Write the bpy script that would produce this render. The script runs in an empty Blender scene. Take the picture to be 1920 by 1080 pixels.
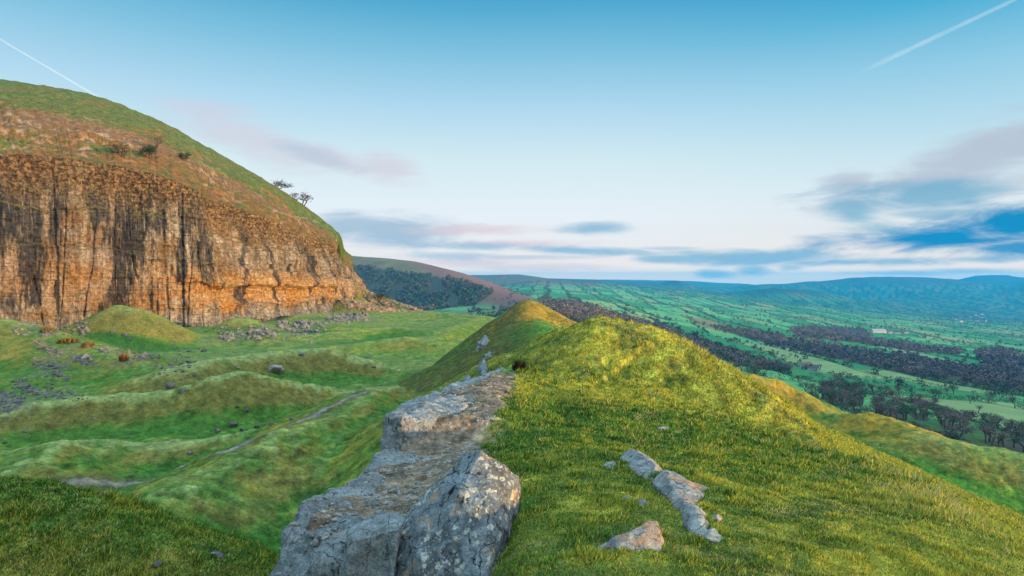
import bpy, bmesh, math, random
import numpy as np
from math import radians, sin, cos, pi
random.seed(7); rng = np.random.default_rng(7)
S = bpy.context.scene; COL = S.collection
F = 1173.0      # focal length of the photograph, in its pixels
HZ = 520.0      # row of eye level

# ---------------------------------------------------------------- camera
cam_d = bpy.data.cameras.new('camera'); cam = bpy.data.objects.new('camera', cam_d); COL.objects.link(cam)
cam.location = (0, 0, 0); cam.rotation_euler = (pi/2, 0, 0)
cam_d.sensor_width = 36; cam_d.lens = 36*F/1920; cam_d.shift_y = -(540-HZ)/1920
cam_d.clip_start = .05; cam_d.clip_end = 90000
S.camera = cam

# ---------------------------------------------------------------- light and sky
SUN_EL, SUN_AZ = radians(4.7), math.atan2(.87, -.49)      # azimuth measured from +Y towards +X
EXPO = .35
S.view_settings.view_transform = 'Standard'; S.view_settings.look = 'None'
S.view_settings.exposure = EXPO; S.view_settings.gamma = 1
sd = (sin(SUN_AZ)*cos(SUN_EL), cos(SUN_AZ)*cos(SUN_EL), sin(SUN_EL))
sl = bpy.data.lights.new('sun', 'SUN'); sl.energy = 7.0; sl.angle = radians(.8); sl.color = (1, .66, .28)
so = bpy.data.objects.new('sun', sl); COL.objects.link(so)
from mathutils import Vector, Matrix
so.rotation_euler = Vector(sd).to_track_quat('Z', 'Y').to_euler(); so.location = (60, -45, 40)

def nt_helpers(nt):
    N, L = nt.nodes, nt.links
    def lk(a, b): L.new(a, b)
    def setin(sock, v):
        if isinstance(v, bpy.types.NodeSocket): lk(v, sock)
        elif v is not None: sock.default_value = v
    def math_(op, a, b=None, c=None, clamp=False):
        n = N.new('ShaderNodeMath'); n.operation = op; n.use_clamp = clamp
        setin(n.inputs[0], a); setin(n.inputs[1], b) if b is not None else 0
        if c is not None: setin(n.inputs[2], c)
        return n.outputs[0]
    def mix(f, a, b, mode='MIX'):
        n = N.new('ShaderNodeMix'); n.data_type = 'RGBA'; n.blend_type = mode; n.clamp_factor = True
        setin(n.inputs[0], f)
        for s, v in ((n.inputs[6], a), (n.inputs[7], b)):
            if isinstance(v, tuple) and len(v) == 3: v = v+(1,)
            setin(s, v)
        return n.outputs[2]
    def ramp(f, stops, interp='LINEAR'):
        n = N.new('ShaderNodeValToRGB'); n.color_ramp.interpolation = interp
        el = n.color_ramp.elements
        while len(el) < len(stops): el.new(1)
        for e, (p, c) in zip(el, stops):
            e.position = p; e.color = (c if isinstance(c, tuple) else (c, c, c)) + (1,)
        setin(n.inputs[0], f); return n.outputs[0]
    def noise(vec, scale, detail=3, rough=.55, dist=0):
        n = N.new('ShaderNodeTexNoise'); setin(n.inputs['Vector'], vec)
        n.inputs['Scale'].default_value = scale; n.inputs['Detail'].default_value = detail
        n.inputs['Roughness'].default_value = rough; n.inputs['Distortion'].default_value = dist
        return n.outputs[0]
    def mapping(vec, scale=(1, 1, 1), loc=(0, 0, 0), rot=(0, 0, 0)):
        n = N.new('ShaderNodeMapping'); lk(vec, n.inputs[0])
        n.inputs['Location'].default_value = loc; n.inputs['Rotation'].default_value = rot; n.inputs['Scale'].default_value = scale
        return n.outputs[0]
    def rng_(v, a, b, c=0., d=1., smooth=True):
        n = N.new('ShaderNodeMapRange'); n.interpolation_type = 'SMOOTHSTEP' if smooth else 'LINEAR'
        setin(n.inputs[0], v)
        for i, q in enumerate((a, b, c, d)): n.inputs[i+1].default_value = q
        return n.outputs[0]
    return N, L, lk, math_, mix, ramp, noise, mapping, rng_

W = bpy.data.worlds.new('World'); S.world = W; W.use_nodes = True
nt = W.node_tree; nt.nodes.clear()
N, L, lk, math_, mix, ramp, noise, mapping, rng_ = nt_helpers(nt)
G_ = 1/2**EXPO
def srgb(r, g, b):
    f = lambda c: (c/255/12.92 if c <= 10 else ((c/255+.055)/1.055)**2.4)
    return tuple(f(c) for c in (r, g, b))
tc = N.new('ShaderNodeTexCoord'); sep = N.new('ShaderNodeSeparateXYZ'); lk(tc.outputs['Generated'], sep.inputs[0])
el = math_('ARCSINE', sep.outputs[2]); az = math_('ARCTAN2', sep.outputs[0], sep.outputs[1])
# elevation ramp of a clear dawn sky (0..50 degrees), zenith brightened out of view as added fill
elf = math_('DIVIDE', el, radians(50), clamp=True)
st = lambda py, c: (math.atan((HZ-py)/F)/radians(50), srgb(*c) if max(c) > 3 else c)
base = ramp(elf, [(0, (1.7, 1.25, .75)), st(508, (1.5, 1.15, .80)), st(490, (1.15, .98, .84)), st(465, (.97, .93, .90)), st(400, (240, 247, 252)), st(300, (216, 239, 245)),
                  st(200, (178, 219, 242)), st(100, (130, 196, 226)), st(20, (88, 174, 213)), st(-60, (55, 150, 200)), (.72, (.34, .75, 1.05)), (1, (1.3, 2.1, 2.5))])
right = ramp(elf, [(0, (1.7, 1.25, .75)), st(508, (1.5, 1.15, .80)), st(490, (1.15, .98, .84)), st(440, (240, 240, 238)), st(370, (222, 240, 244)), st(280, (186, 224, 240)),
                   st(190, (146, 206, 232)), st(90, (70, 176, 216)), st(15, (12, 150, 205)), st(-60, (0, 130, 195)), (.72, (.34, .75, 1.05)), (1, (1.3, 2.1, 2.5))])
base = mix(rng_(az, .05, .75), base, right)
# glow of the low sun's side of the sky (behind the camera)
sunv = N.new('ShaderNodeVectorMath'); sunv.operation = 'DOT_PRODUCT'; lk(tc.outputs['Generated'], sunv.inputs[0]); sunv.inputs[1].default_value = sd
glow = rng_(sunv.outputs['Value'], .3, .95)
base = mix(math_('MULTIPLY', glow, .85), base, (2.4, 2.5, 2.6))
sky = N.new('ShaderNodeTexSky'); sky.sky_type = 'NISHITA'; sky.sun_disc = False
sky.sun_elevation = SUN_EL; sky.sun_rotation = SUN_AZ
nish = mix(1., sky.outputs[0], (.10, .10, .10), 'MULTIPLY')
base = mix(.03, base, nish)
# clouds: streaky noise kept to the places where the photograph has banks of cloud
cv = N.new('ShaderNodeCombineXYZ'); setx = lk(az, cv.inputs[0]); lk(el, cv.inputs[1])
av = cv.outputs[0]
warp = noise(mapping(av, (3, 9, 1)), 2.2, 4)
streak = noise(mapping(av, (2.6, 11, 1), rot=(0, 0, .03)), 2.6, 7, .62, .5)
def azel(px, py):
    x, z = (px-960)/F, (HZ-py)/F
    return math.atan(x), math.atan(z/math.hypot(1, x))
def bank(px, py, wx, wy, tilt, gain):
    a, e = azel(px, py)
    m = mapping(av, (1, 1, 1), loc=(0, 0, 0))
    sub = N.new('ShaderNodeVectorMath'); sub.operation = 'SUBTRACT'; lk(m, sub.inputs[0]); sub.inputs[1].default_value = (a, e, 0)
    r = mapping(sub.outputs[0], rot=(0, 0, -tilt))
    s = mapping(r, (F/wx, F/wy, 1))
    ln = N.new('ShaderNodeVectorMath'); ln.operation = 'LENGTH'; lk(s, ln.inputs[0])
    d = math_('ADD', ln.outputs['Value'], math_('MULTIPLY', math_('SUBTRACT', streak, .5), 2.1))
    d = math_('ADD', d, math_('MULTIPLY', math_('SUBTRACT', warp, .5), .8))
    return math_('MULTIPLY', rng_(d, 1.12, .12), gain)
def cloud(col, banks, base):
    acc = None
    for b in banks:
        v = bank(*b); acc = v if acc is None else math_('MAXIMUM', acc, v)
    return mix(acc, base, srgb(*col))
base = cloud((216, 206, 220), [(480, 262, 190, 44, -.28, .6), (620, 300, 170, 28, -.2, .65), (725, 312, 70, 36, 0, .65)], base)
base = cloud((176, 198, 216), [(590, 292, 100, 22, -.25, .5), (735, 432, 150, 42, 0, 1.), (650, 425, 110, 36, .1, .95)], base)
base = cloud((230, 208, 216), [(900, 432, 140, 13, 0, .8), (960, 458, 150, 11, 0, .8), (860, 492, 180, 14, 0, .6), (1000, 500, 200, 9, 0, .5)], base)
base = cloud((150, 190, 214), [(1120, 428, 85, 13, 0, .9), (1080, 470, 200, 10, -.05, .9), (900, 462, 140, 10, 0, .7), (820, 480, 140, 11, 0, .6), (1430, 482, 240, 20, 0, 1.), (1600, 491, 200, 10, 0, 1.),
                               (1335, 514, 46, 11, 0, .8), (1415, 506, 40, 13, 0, .8), (1480, 500, 30, 9, 0, .7), (1270, 486, 110, 12, 0, .9), (1850, 486, 90, 8, 0, .8), (1800, 508, 80, 6, 0, .6), (1690, 512, 100, 6, 0, .6), (1000, 482, 160, 6, 0, .5), (1260, 466, 70, 5, 0, .5)], base)
base = cloud((186, 194, 210), [(1850, 290, 230, 54, .25, .85), (1730, 335, 190, 42, .22, .85), (1600, 345, 60, 34, 0, .8), (1900, 340, 160, 30, .25, .5)], base)
base = cloud((120, 178, 206), [(1720, 366, 150, 30, -.06, .85), (1600, 400, 60, 40, -.5, .8), (1670, 432, 130, 22, -.25, .85), (1760, 400, 120, 10, 0, .6)], base)
base = cloud((24, 140, 194), [(1770, 445, 200, 27, .03, 1.), (1910, 420, 150, 42, .25, 1.), (1910, 466, 80, 20, 0, .95)], base)
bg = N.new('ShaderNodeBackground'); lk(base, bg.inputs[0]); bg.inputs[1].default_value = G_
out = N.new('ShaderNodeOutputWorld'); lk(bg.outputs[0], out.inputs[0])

# ---------------------------------------------------------------- numeric noise
_p = rng.permutation(4096).astype(np.int64)
_g = rng.normal(size=(4096, 3)); _g /= np.linalg.norm(_g, axis=1)[:, None]; _g = _g.astype(np.float32)
def pn(x, y, z=0.):
    x, y, z = np.broadcast_arrays(*(np.asarray(q, dtype=np.float64) for q in (x, y, z)))
    xi, yi, zi = np.floor(x).astype(np.int64), np.floor(y).astype(np.int64), np.floor(z).astype(np.int64)
    fx, fy, fz = (x-xi).astype(np.float32), (y-yi).astype(np.float32), (z-zi).astype(np.float32)
    u, v, w = (t*t*t*(t*(t*6-15)+10) for t in (fx, fy, fz))
    flat = not np.any(fz)
    def c(i, j, k):
        h = _g[_p[(_p[(_p[(xi+i) & 4095] + yi+j) & 4095] + zi+k) & 4095]]
        return h[..., 0]*(fx-i) + h[..., 1]*(fy-j) + h[..., 2]*(fz-k)
    def pl(k):
        a = c(0, 0, k); a = a+u*(c(1, 0, k)-a); b = c(0, 1, k); b = b+u*(c(1, 1, k)-b)
        return a+v*(b-a)
    a = pl(0)
    return (a if flat else a+w*(pl(1)-a))*1.5
def fbm(x, y, z=0., o=4, gain=.5):
    s = 0; a = 1.; f = 1.
    for i in range(o):
        s = s+a*pn(x*f+17.3*i, y*f-9.1*i, (z*f+3.7*i) if np.any(z) else 0.); a *= gain; f *= 2.03
    return s
ss = lambda a, b, x: (lambda t: t*t*(3-2*t))(np.clip((x-a)/(b-a), 0, 1))
smax = lambda a, b, k: np.maximum(a, b)+np.maximum(1.6*k-np.abs(a-b), 0)**2/(6.4*k)

# ---------------------------------------------------------------- the lie of the land
def P(px, py, Y): return ((px-960)/F*Y, Y, -(py-HZ)/F*Y)
def ridge(x, y, pts, far, near, r=1.):
    """height of a ridge whose crest runs through pts; far / near: fall on its left / right flank"""
    best = np.full(x.shape, 1e9); z = np.zeros(x.shape); side = np.zeros(x.shape)
    for (a, b) in zip(pts[:-1], pts[1:]):
        dx, dy = b[0]-a[0], b[1]-a[1]; l2 = dx*dx+dy*dy
        t = np.clip(((x-a[0])*dx+(y-a[1])*dy)/l2, 0, 1)
        ex, ey = x-a[0]-t*dx, y-a[1]-t*dy
        d = ex*ex+ey*ey; m = d < best
        best = np.where(m, d, best); z = np.where(m, a[2]+t*(b[2]-a[2]), z); side = np.where(m, dx*ey-dy*ex, side)
    d = np.sqrt(best); k = ss(-1.5*r, 1.5*r, np.where(side > 0, d, -d))
    return z-(near+(far-near)*k)*(np.sqrt(best+r*r)-r)
Rp = lambda *q: [P(*t) for t in q]
MOUNDS = [ # crest in photo pixels + depth in metres, far slope, near slope, roundness, blend, kind
 (Rp((-250, 870, 11), (-100, 896, 10), (0, 912, 9.6), (80, 925, 9.3), (150, 946, 9), (250, 988, 8.7), (330, 1024, 8.4), (400, 1062, 8.1), (440, 1110, 7.9)), .75, .45, .8, .3),
 (Rp((800, 738, 37), (740, 722, 34), (700, 731, 32), (640, 764, 28), (600, 789, 25.5), (520, 822, 22), (400, 880, 18.5), (300, 931, 16), (200, 965, 14.5), (60, 1010, 12.5)), .45, .6, 1.2, .4),
 (Rp((-90, 858, 25), (0, 850, 25), (80, 838, 25), (130, 829, 25), (250, 838, 26), (350, 822, 27), (450, 812, 28), (485, 818, 28)), .45, .42, .6, .4),
 (Rp((130, 829, 25), (60, 862, 22.5), (-60, 905, 20)), .35, .35, .5, .3),
 (Rp((-160, 790, 32), (0, 769, 34), (60, 756, 35), (150, 746, 36), (250, 737, 37), (330, 733, 38), (400, 709, 39), (440, 698, 40), (480, 705, 40.5), (560, 716, 42), (620, 726, 43), (690, 741, 43)), .45, .6, 1.5, .5),
 (Rp((310, 697, 50), (380, 676, 53), (440, 669, 56), (480, 664, 58), (540, 655, 60), (600, 652, 61), (650, 666, 61), (740, 690, 60), (790, 702, 58)), .45, .55, 1.5, .6),
 (Rp((600, 655, 82), (700, 640, 86), (760, 632, 88), (830, 641, 86)), .3, .3, 2.5, .8),
 (Rp((420, 632, 98), (480, 622, 100), (560, 628, 98)), .3, .3, 2.5, .8),
 (Rp((480, 612, 120), (560, 603, 128), (640, 606, 124)), .3, .3, 3, .8),
 (Rp((640, 622, 102), (740, 612, 110), (800, 620, 104)), .25, .3, 2, .8),
 (Rp((820, 622, 96), (870, 606, 116), (925, 601, 140)), .3, .3, 2, .8),
 (Rp((640, 594, 158), (740, 589, 168), (830, 586, 172), (900, 593, 160)), .3, .25, 3, 1),
 (Rp((-160, 575, 82), (0, 600, 74), (60, 616, 71), (130, 640, 66), (200, 655, 62), (280, 685, 56), (350, 714, 50)), .4, .33, 2, .8),
 (Rp((222, 573, 96), (248, 578, 95)), .66, .66, 2.2, .6),
 (Rp((447, 595, 125), (463, 597, 125)), .6, .6, 1.6, .5),
 (Rp((560, 590, 160), (620, 586, 168)), .5, .4, 2, .8),
 (Rp((652, 562, 200), (672, 563, 200)), .5, .5, 2.5, 1),
 (Rp((655, 512, 262), (690, 547, 262), (740, 565, 255), (785, 581, 240)), .6, .62, 3, 1),
 # the ridge the camera stands on: knoll, saddle, second peak
 (Rp((1085, 616, 24), (1120, 600, 23), (1165, 595, 22), (1215, 606, 21.2), (1260, 627, 20.5), (1330, 674, 19), (1400, 724, 17.5), (1470, 780, 16), (1560, 865, 14)), .85, .56, .9, .25),
 (Rp((1095, 620, 24), (1060, 642, 30), (1035, 645, 38), (1012, 600, 49)), .45, .5, 1, .5),
 (Rp((1060, 598, 53), (1020, 576, 55), (990, 567, 55), (965, 585, 57)), .55, .72, .7, .4),
 (Rp((990, 568, 55), (945, 640, 46), (900, 690, 42), (860, 715, 40)), .8, .6, 1.2, .5),
 # shoulders below the ridge on the valley side
 (Rp((1370, 700, 43), (1410, 703, 42), (1450, 711, 42), (1500, 735, 41), (1550, 768, 39)), .5, .45, .8, .4),
 (Rp((1565, 776, 36), (1620, 774, 35), (1680, 789, 33), (1728, 816, 31)), .5, .35, .8, .4),
 (Rp((1720, 820, 30), (1800, 831, 29), (1920, 853, 28), (2080, 885, 26)), .5, .35, 1.2, .5),
]
FAR = [ # far hills: crest, far slope, near slope, roundness
 (Rp((380, 466, 2300), (655, 479, 2200), (700, 482, 2150), (760, 488, 2050), (820, 504, 1900), (880, 529, 1750), (940, 550, 1600), (1000, 572, 1450)), .3, .34, 60),
 (Rp((700, 520, 6500), (820, 520, 6200), (870, 516, 6200), (920, 514, 6000), (965, 515, 5800), (1030, 522, 5600), (1090, 529, 5400)), .2, .12, 200),
 (Rp((1210, 541, 8000), (1250, 529, 8000), (1268, 526, 8000), (1290, 533, 8000), (1330, 546, 8000)), .35, .25, 60),
 (Rp((1290, 549, 9000), (1400, 536, 9500), (1500, 529, 10000), (1560, 526, 10000), (1590, 522, 10000), (1640, 518, 10000), (1700, 518, 10000), (1760, 521, 10000), (1830, 529, 10000), (2000, 540, 10000)), .25, .22, 150),
 (Rp((1770, 530, 12800), (1830, 516, 12500), (1862, 511, 12500), (1920, 514, 12500), (2100, 516, 12500), (2400, 512, 12500)), .25, .22, 120),
 (Rp((1310, 556, 6600), (1400, 545, 6500), (1450, 541, 6500), (1530, 546, 6500), (1610, 561, 6500), (1680, 574, 6500)), .2, .18, 150),
 (Rp((1500, 572, 6000), (1700, 560, 8000), (1850, 545, 9000), (2100, 520, 9500), (2600, 480, 9500)), .15, .12, 150),
]
TP = np.array([-2000, 300, 900, 1000, 1100, 1250, 1400, 1500, 1650, 1800, 1950, 2300, 6000.])
TY = np.array([60, 150, 250, 400, 700, 1000, 1500, 2200, 3200, 4500, 6500, 9000, 16000.])
TZ = np.array([
 [780, 780, 780, 780, 800, 870, 980, 1050, 1100, 1100, 1100, 1100, 1100],
 [720, 720, 720, 720, 745, 800, 850, 880, 895, 905, 925, 940, 940],
 [640, 640, 640, 640, 680, 735, 765, 795, 805, 820, 840, 860, 860],
 [615, 615, 615, 612, 630, 680, 715, 735, 745, 757, 775, 800, 800],
 [600, 600, 600, 590, 600, 640, 677, 695, 706, 717, 728, 740, 740],
 [590, 590, 590, 577, 585, 620, 650, 665, 678, 688, 697, 705, 700],
 [580, 580, 580, 566, 572, 600, 622, 632, 645, 657, 667, 675, 650],
 [575, 575, 575, 557, 562, 580, 598, 605, 620, 632, 640, 650, 620],
 [560, 560, 560, 545, 550, 565, 580, 585, 600, 612, 620, 630, 590],
 [545, 545, 545, 530, 536, 549, 562, 572, 588, 600, 607, 612, 570],
 [530, 530, 530, 522, 528, 541, 556, 572, 582, 592, 597, 600, 555],
 [526, 526, 526, 522, 524, 534, 550, 562, 570, 577, 582, 585, 550],
 [524, 524, 524, 524, 524, 525, 530, 545, 550, 552, 555, 555, 540]])
ZT = -(TZ-HZ)/F*TY[:, None]
def table(x, y):
    r = np.maximum(y, 60.)
    px = np.clip(x/r*F+960, TP[0], TP[-1]); lr = np.log(r)
    LY = np.log(TY)
    j = np.clip(np.searchsorted(TP, px)-1, 0, len(TP)-2); i = np.clip(np.searchsorted(LY, lr)-1, 0, len(TY)-2)
    tx = ((px-TP[j])/(TP[j+1]-TP[j])); tx = tx*tx*(3-2*tx)*.5+tx*.5
    ty = np.clip((lr-LY[i])/(LY[i+1]-LY[i]), 0, 1)
    z0 = ZT[i, j]+tx*(ZT[i, j+1]-ZT[i, j]); z1 = ZT[i+1, j]+tx*(ZT[i+1, j+1]-ZT[i+1, j])
    return z0+ty*(z1-z0)
def shelf(x, y):
    z = np.interp(y, [-30, 0, 4, 6, 8, 12, 16, 22, 30], [-1.3, -1.55, -1.66, -1.93, -2.22, -2.82, -3.08, -3.3, -4.3])
    z = z-.07*np.maximum(0, x-1)*ss(15, 11, y)-2.0*ss(5.6, 5.0, y)*ss(-.95, -1.3, x)
    xl = np.interp(y, [0, 14, 18, 22, 30], [-2.0, -2.0, -1.2, -.2, .5]); xr = np.interp(y, [0, 4.7, 5.5, 8, 10, 12, 16, 24], [3.7, 4.2, 4.4, 5.5, 5.8, 5.6, 4.6, 4.2])
    z = z-.34*ss(.12, -.3, x)*ss(5.1, 4.4, y)-.28*ss(.6, -1.6, x)*ss(10.9, 9.9, y)+.24*ss(1.2, -.6, x)*ss(10.0, 10.9, y)*ss(24, 18, y)-.6*np.maximum(0, y-30)
    d = np.maximum(0, xl+.2-x); z = z-4*np.minimum(d, .45)-3.6*np.maximum(0, d-.45)-.95*(np.sqrt(np.maximum(0, x-xr+.7)**2+.36)-.6)*(x > xr-.7)
    return z
def Hraw(x, y):
    r = np.hypot(x, y)
    fl = np.interp(y, [-60, 0, 14, 20, 40, 80, 130, 230, 300], [-6.5, -7.1, -7.6, -8.0, -8.9, -10.0, -10.8, -11.5, -12])
    xe = np.interp(y, [0, 55, 100, 150, 180, 205, 230, 280], [2, 6, 3, -2, -11, -23, -43, -62])
    fl = fl+.6*pn(x/19, y/19)*ss(20, 60, r)+.25*pn(x/6+5, y/6)
    zp = fl-.55*np.maximum(0, x-xe)-.5*np.maximum(0, y-262)
    zb = np.interp(x, [-20, -2, 0, 3, 6, 12, 14, 20, 28, 34, 60, 400], [-60, -14, -8, -5.5, -5, -6.3, -7.1, -9.7, -12.3, -15.5, -28, -230])-.6*np.maximum(0, y-(46-.9*np.maximum(0, x-14)))
    h = smax(zp, zb, 1.)
    h = smax(h, shelf(x, y), .4)
    far = table(x, y)+ss(300, 1500, r)*(9*pn(x/420, y/420)+3*pn(x/150, y/150))
    h = smax(h, far, 3)
    near = r < 340
    if near.any():
        xx, yy, hh = x[near], y[near], h[near]
        # slight meander so that crests are not ruled lines
        wx = xx+(.6*pn(xx/7, yy/7)+.2*pn(xx/2.2, yy/2.2))*ss(9, 40, np.hypot(xx, yy)); wy = yy+.6*pn(xx/7+50, yy/7)*ss(9, 40, np.hypot(xx, yy))
        for pts, fa, ne, rr, k in MOUNDS:
            if pts[0][0] > pts[-1][0]: fa, ne = ne, fa
            hh = smax(hh, ridge(wx, wy, pts, fa, ne, rr), k)
        h[near] = hh
    fr = (r > 500) & (y > 300)
    if fr.any():
        xx, yy, hh = x[fr], y[fr], h[fr]
        n = 14*fbm(xx/600, yy/600, o=3)
        for pts, fa, ne, rr in FAR: hh = smax(hh, ridge(xx, yy, pts, fa, ne, rr)+n*ss(0, 1, (yy-500)/3000), 12)
        h[fr] = hh
    # unseen range added behind and to the right of the viewer to shade the valley
    u = x*.87-y*.49; v = x*.49+y*.87
    rg = 72+10*pn(v/900, u*0+.3)-.22*np.abs(u-1500)-.35*np.maximum(0, y-300)
    h = np.maximum(h, np.where((u > 300) & (y < 3000), rg, -1e4))
    return h
def H(x, y, fine=True):
    x = np.atleast_1d(np.asarray(x, float)); y = np.atleast_1d(np.asarray(y, float))
    h = Hraw(x, y)
    r = np.hypot(x, y)
    m = r < 320
    if m.any():
        xx, yy, rr = x[m], y[m], r[m]
        n = .16*fbm(xx/3.1, yy/3.1, o=3)*ss(6, 25, rr) + .035*fbm(xx/.8, yy/.8, o=2)
        h[m] += n
        if fine:
            a = ss(90, 8, rr)
            h[m] += (.022*fbm(xx/.16, yy/.16, o=2)*a + (.11*(np.abs(pn(xx/.5+9, yy/.5))-.3)+.11*(np.abs(pn(xx/1.3, yy/1.3+4))-.3))*ss(110, 40, rr)*ss(6, 16, rr))
    return h
def hit(px, py):
    Y = np.geomspace(1.5, 9000, 6000); x = (px-960)/F*Y
    z = -(py-HZ)/F*Y; h = H(x, Y, False); k = np.argmax(h > z)
    return float(x[k]), float(Y[k]), float(h[k])
def proj(x, y, z):
    yy = np.maximum(y, 1e-3); return 960+F*x/yy, HZ-F*z/yy
def inpoly(px, py, poly):
    c = np.zeros(px.shape, bool); n = len(poly)
    for i in range(n):
        (x0, y0), (x1, y1) = poly[i], poly[(i+1) % n]
        if y0 == y1: continue
        k = ((y0 > py) != (y1 > py)) & (px < (x1-x0)*(py-y0)/(y1-y0)+x0); c ^= k
    return c

# ---------------------------------------------------------------- building helpers
def tag(o, label=None, cat=None, group=None, kind=None):
    for k, v in (('label', label), ('category', cat), ('group', group), ('kind', kind)):
        if v: o[k] = v
    return o
def mesh_np(name, verts, faces, mat, parent=None, smooth=True, cols=None, attrs=None):
    me = bpy.data.meshes.new(name); verts = np.asarray(verts, np.float32); faces = np.asarray(faces, np.int32)
    k = faces.shape[1]
    me.vertices.add(len(verts)); me.vertices.foreach_set('co', verts.ravel())
    me.loops.add(faces.size); me.loops.foreach_set('vertex_index', faces.ravel())
    me.polygons.add(len(faces)); me.polygons.foreach_set('loop_start', np.arange(0, faces.size, k, dtype=np.int32))
    me.polygons.foreach_set('loop_total', np.full(len(faces), k, np.int32))
    me.polygons.foreach_set('use_smooth', np.full(len(faces), smooth))
    me.update(calc_edges=True)
    if cols is not None:
        a = me.attributes.new('Col', 'FLOAT_COLOR', 'POINT'); c = np.ones((len(verts), 4), np.float32); c[:, :cols.shape[1]] = cols; a.data.foreach_set('color', c.ravel())
    for n, v in (attrs or {}).items():
        a = me.attributes.new(n, 'FLOAT', 'POINT'); a.data.foreach_set('value', np.asarray(v, np.float32))
    if mat: me.materials.append(mat)
    o = bpy.data.objects.new(name, me); COL.objects.link(o); o.parent = parent
    return o
def grid_faces(nr, nc, wrap=False):
    i = np.arange(nr-1)[:, None]*nc; j = np.arange(nc if wrap else nc-1)[None]
    j2 = (j+1) % nc
    return np.stack([i+j, i+j2, i+nc+j2, i+nc+j], -1).reshape(-1, 4)
def empty(name, loc=(0, 0, 0)):
    o = bpy.data.objects.new(name, None); o.location = loc; o.empty_display_size = .3; COL.objects.link(o); return o
def material(name):
    m = bpy.data.materials.new(name); m.use_nodes = True; m.node_tree.nodes.clear()
    h = nt_helpers(m.node_tree); N = h[0]
    b = N.new('ShaderNodeBsdfPrincipled'); o = N.new('ShaderNodeOutputMaterial'); h[2](b.outputs[0], o.inputs[0])
    b.inputs['Roughness'].default_value = .9; b.inputs['Specular IOR Level'].default_value = .15
    return m, h, b, o
def bump(h, b, height, strength, dist):
    n = h[0].new('ShaderNodeBump'); h[2](height, n.inputs['Height']); n.inputs['Strength'].default_value = strength; n.inputs['Distance'].default_value = dist
    h[2](n.outputs[0], b.inputs['Normal'])
def attr(h, name):
    n = h[0].new('ShaderNodeAttribute'); n.attribute_name = name; return n
# ---------------------------------------------------------------- ground
def mat_ground():
    m, h, b, o = material('turf'); N, L, lk, math_, mix, ramp, noise, mapping, rng_ = h
    c = attr(h, 'Col').outputs['Color']; rough = attr(h, 'near').outputs['Fac']
    g = N.new('ShaderNodeNewGeometry').outputs['Position']
    n1 = noise(g, 14, 4, .7); n2 = noise(g, 1.3, 4, .6); n3 = noise(g, 60, 2, .7)
    n4 = noise(g, 3.2, 5, .75)
    v = math_('ADD', math_('ADD', math_('MULTIPLY', n1, .55), math_('MULTIPLY', n3, .25)), math_('MULTIPLY', n4, .65))
    v = ramp(v, [(.52, .30), (.70, .9), (.92, 1.8)])
    v = mix(rough, (1, 1, 1), v)
    c = mix(1., c, v, 'MULTIPLY')
    c = mix(math_('MULTIPLY', rough, rng_(n2, .35, .8, 0, .35)), c, mix(1., c, (1.5, 1.05, .7), 'MULTIPLY'))
    lk(c, b.inputs['Base Color']); bump(h, b, math_('ADD', n1, math_('MULTIPLY', n4, 3)), .6, .07)
    b.inputs['Specular IOR Level'].default_value = .08
    return m
M_GROUND = mat_ground()
PATH = [(-60, 903), (60, 909), (200, 904), (330, 880), (430, 845), (520, 806), (600, 771), (680, 734), (770, 706)]
_pt = np.array([hit(*q)[:2] for q in [(110, 907), (200, 903), (330, 880), (430, 845), (520, 806), (600, 771), (680, 735)]])

def line_dist(x, y, pts):
    best = np.full(x.shape, 1e9)
    for a, b in zip(pts[:-1], pts[1:]):
        d = b-a; t = np.clip(((x-a[0])*d[0]+(y-a[1])*d[1])/(d@d), 0, 1)
        best = np.minimum(best, np.hypot(x-a[0]-t*d[0], y-a[1]-t*d[1]))
    return best
WOODS = [
 [(1010, 566), (1060, 563), (1120, 576), (1180, 594), (1260, 622), (1340, 650), (1420, 676), (1485, 692), (1470, 699), (1400, 688), (1330, 668), (1200, 645), (1100, 612), (1020, 588)],
 [(1330, 612), (1420, 622), (1560, 645), (1660, 662), (1800, 688), (1935, 702), (1935, 738), (1800, 716), (1680, 698), (1560, 672), (1440, 645)],
 [(1480, 617), (1530, 610), (1620, 615), (1640, 634), (1720, 648), (1800, 656), (1800, 664), (1720, 660), (1600, 642), (1500, 632)],
 [(1634, 664), (1700, 662), (1745, 678), (1742, 700), (1660, 690)],
 [(1826, 658), (1880, 652), (1935, 668), (1935, 705), (1850, 700)],
 [(1540, 733), (1580, 730), (1620, 745), (1618, 764), (1560, 760), (1542, 748)],
 [(1635, 762), (1690, 768), (1700, 790), (1650, 780)],
 [(1700, 770), (1740, 776), (1740, 790), (1715, 788)], [(1755, 786), (1800, 796), (1830, 812), (1770, 806)],
 [(1840, 828), (1930, 822), (1930, 852), (1880, 846)],
]
H1WOOD = [(655, 500), (690, 500), (760, 512), (860, 524), (925, 548), (890, 572), (780, 585), (690, 570), (655, 540)]
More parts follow.
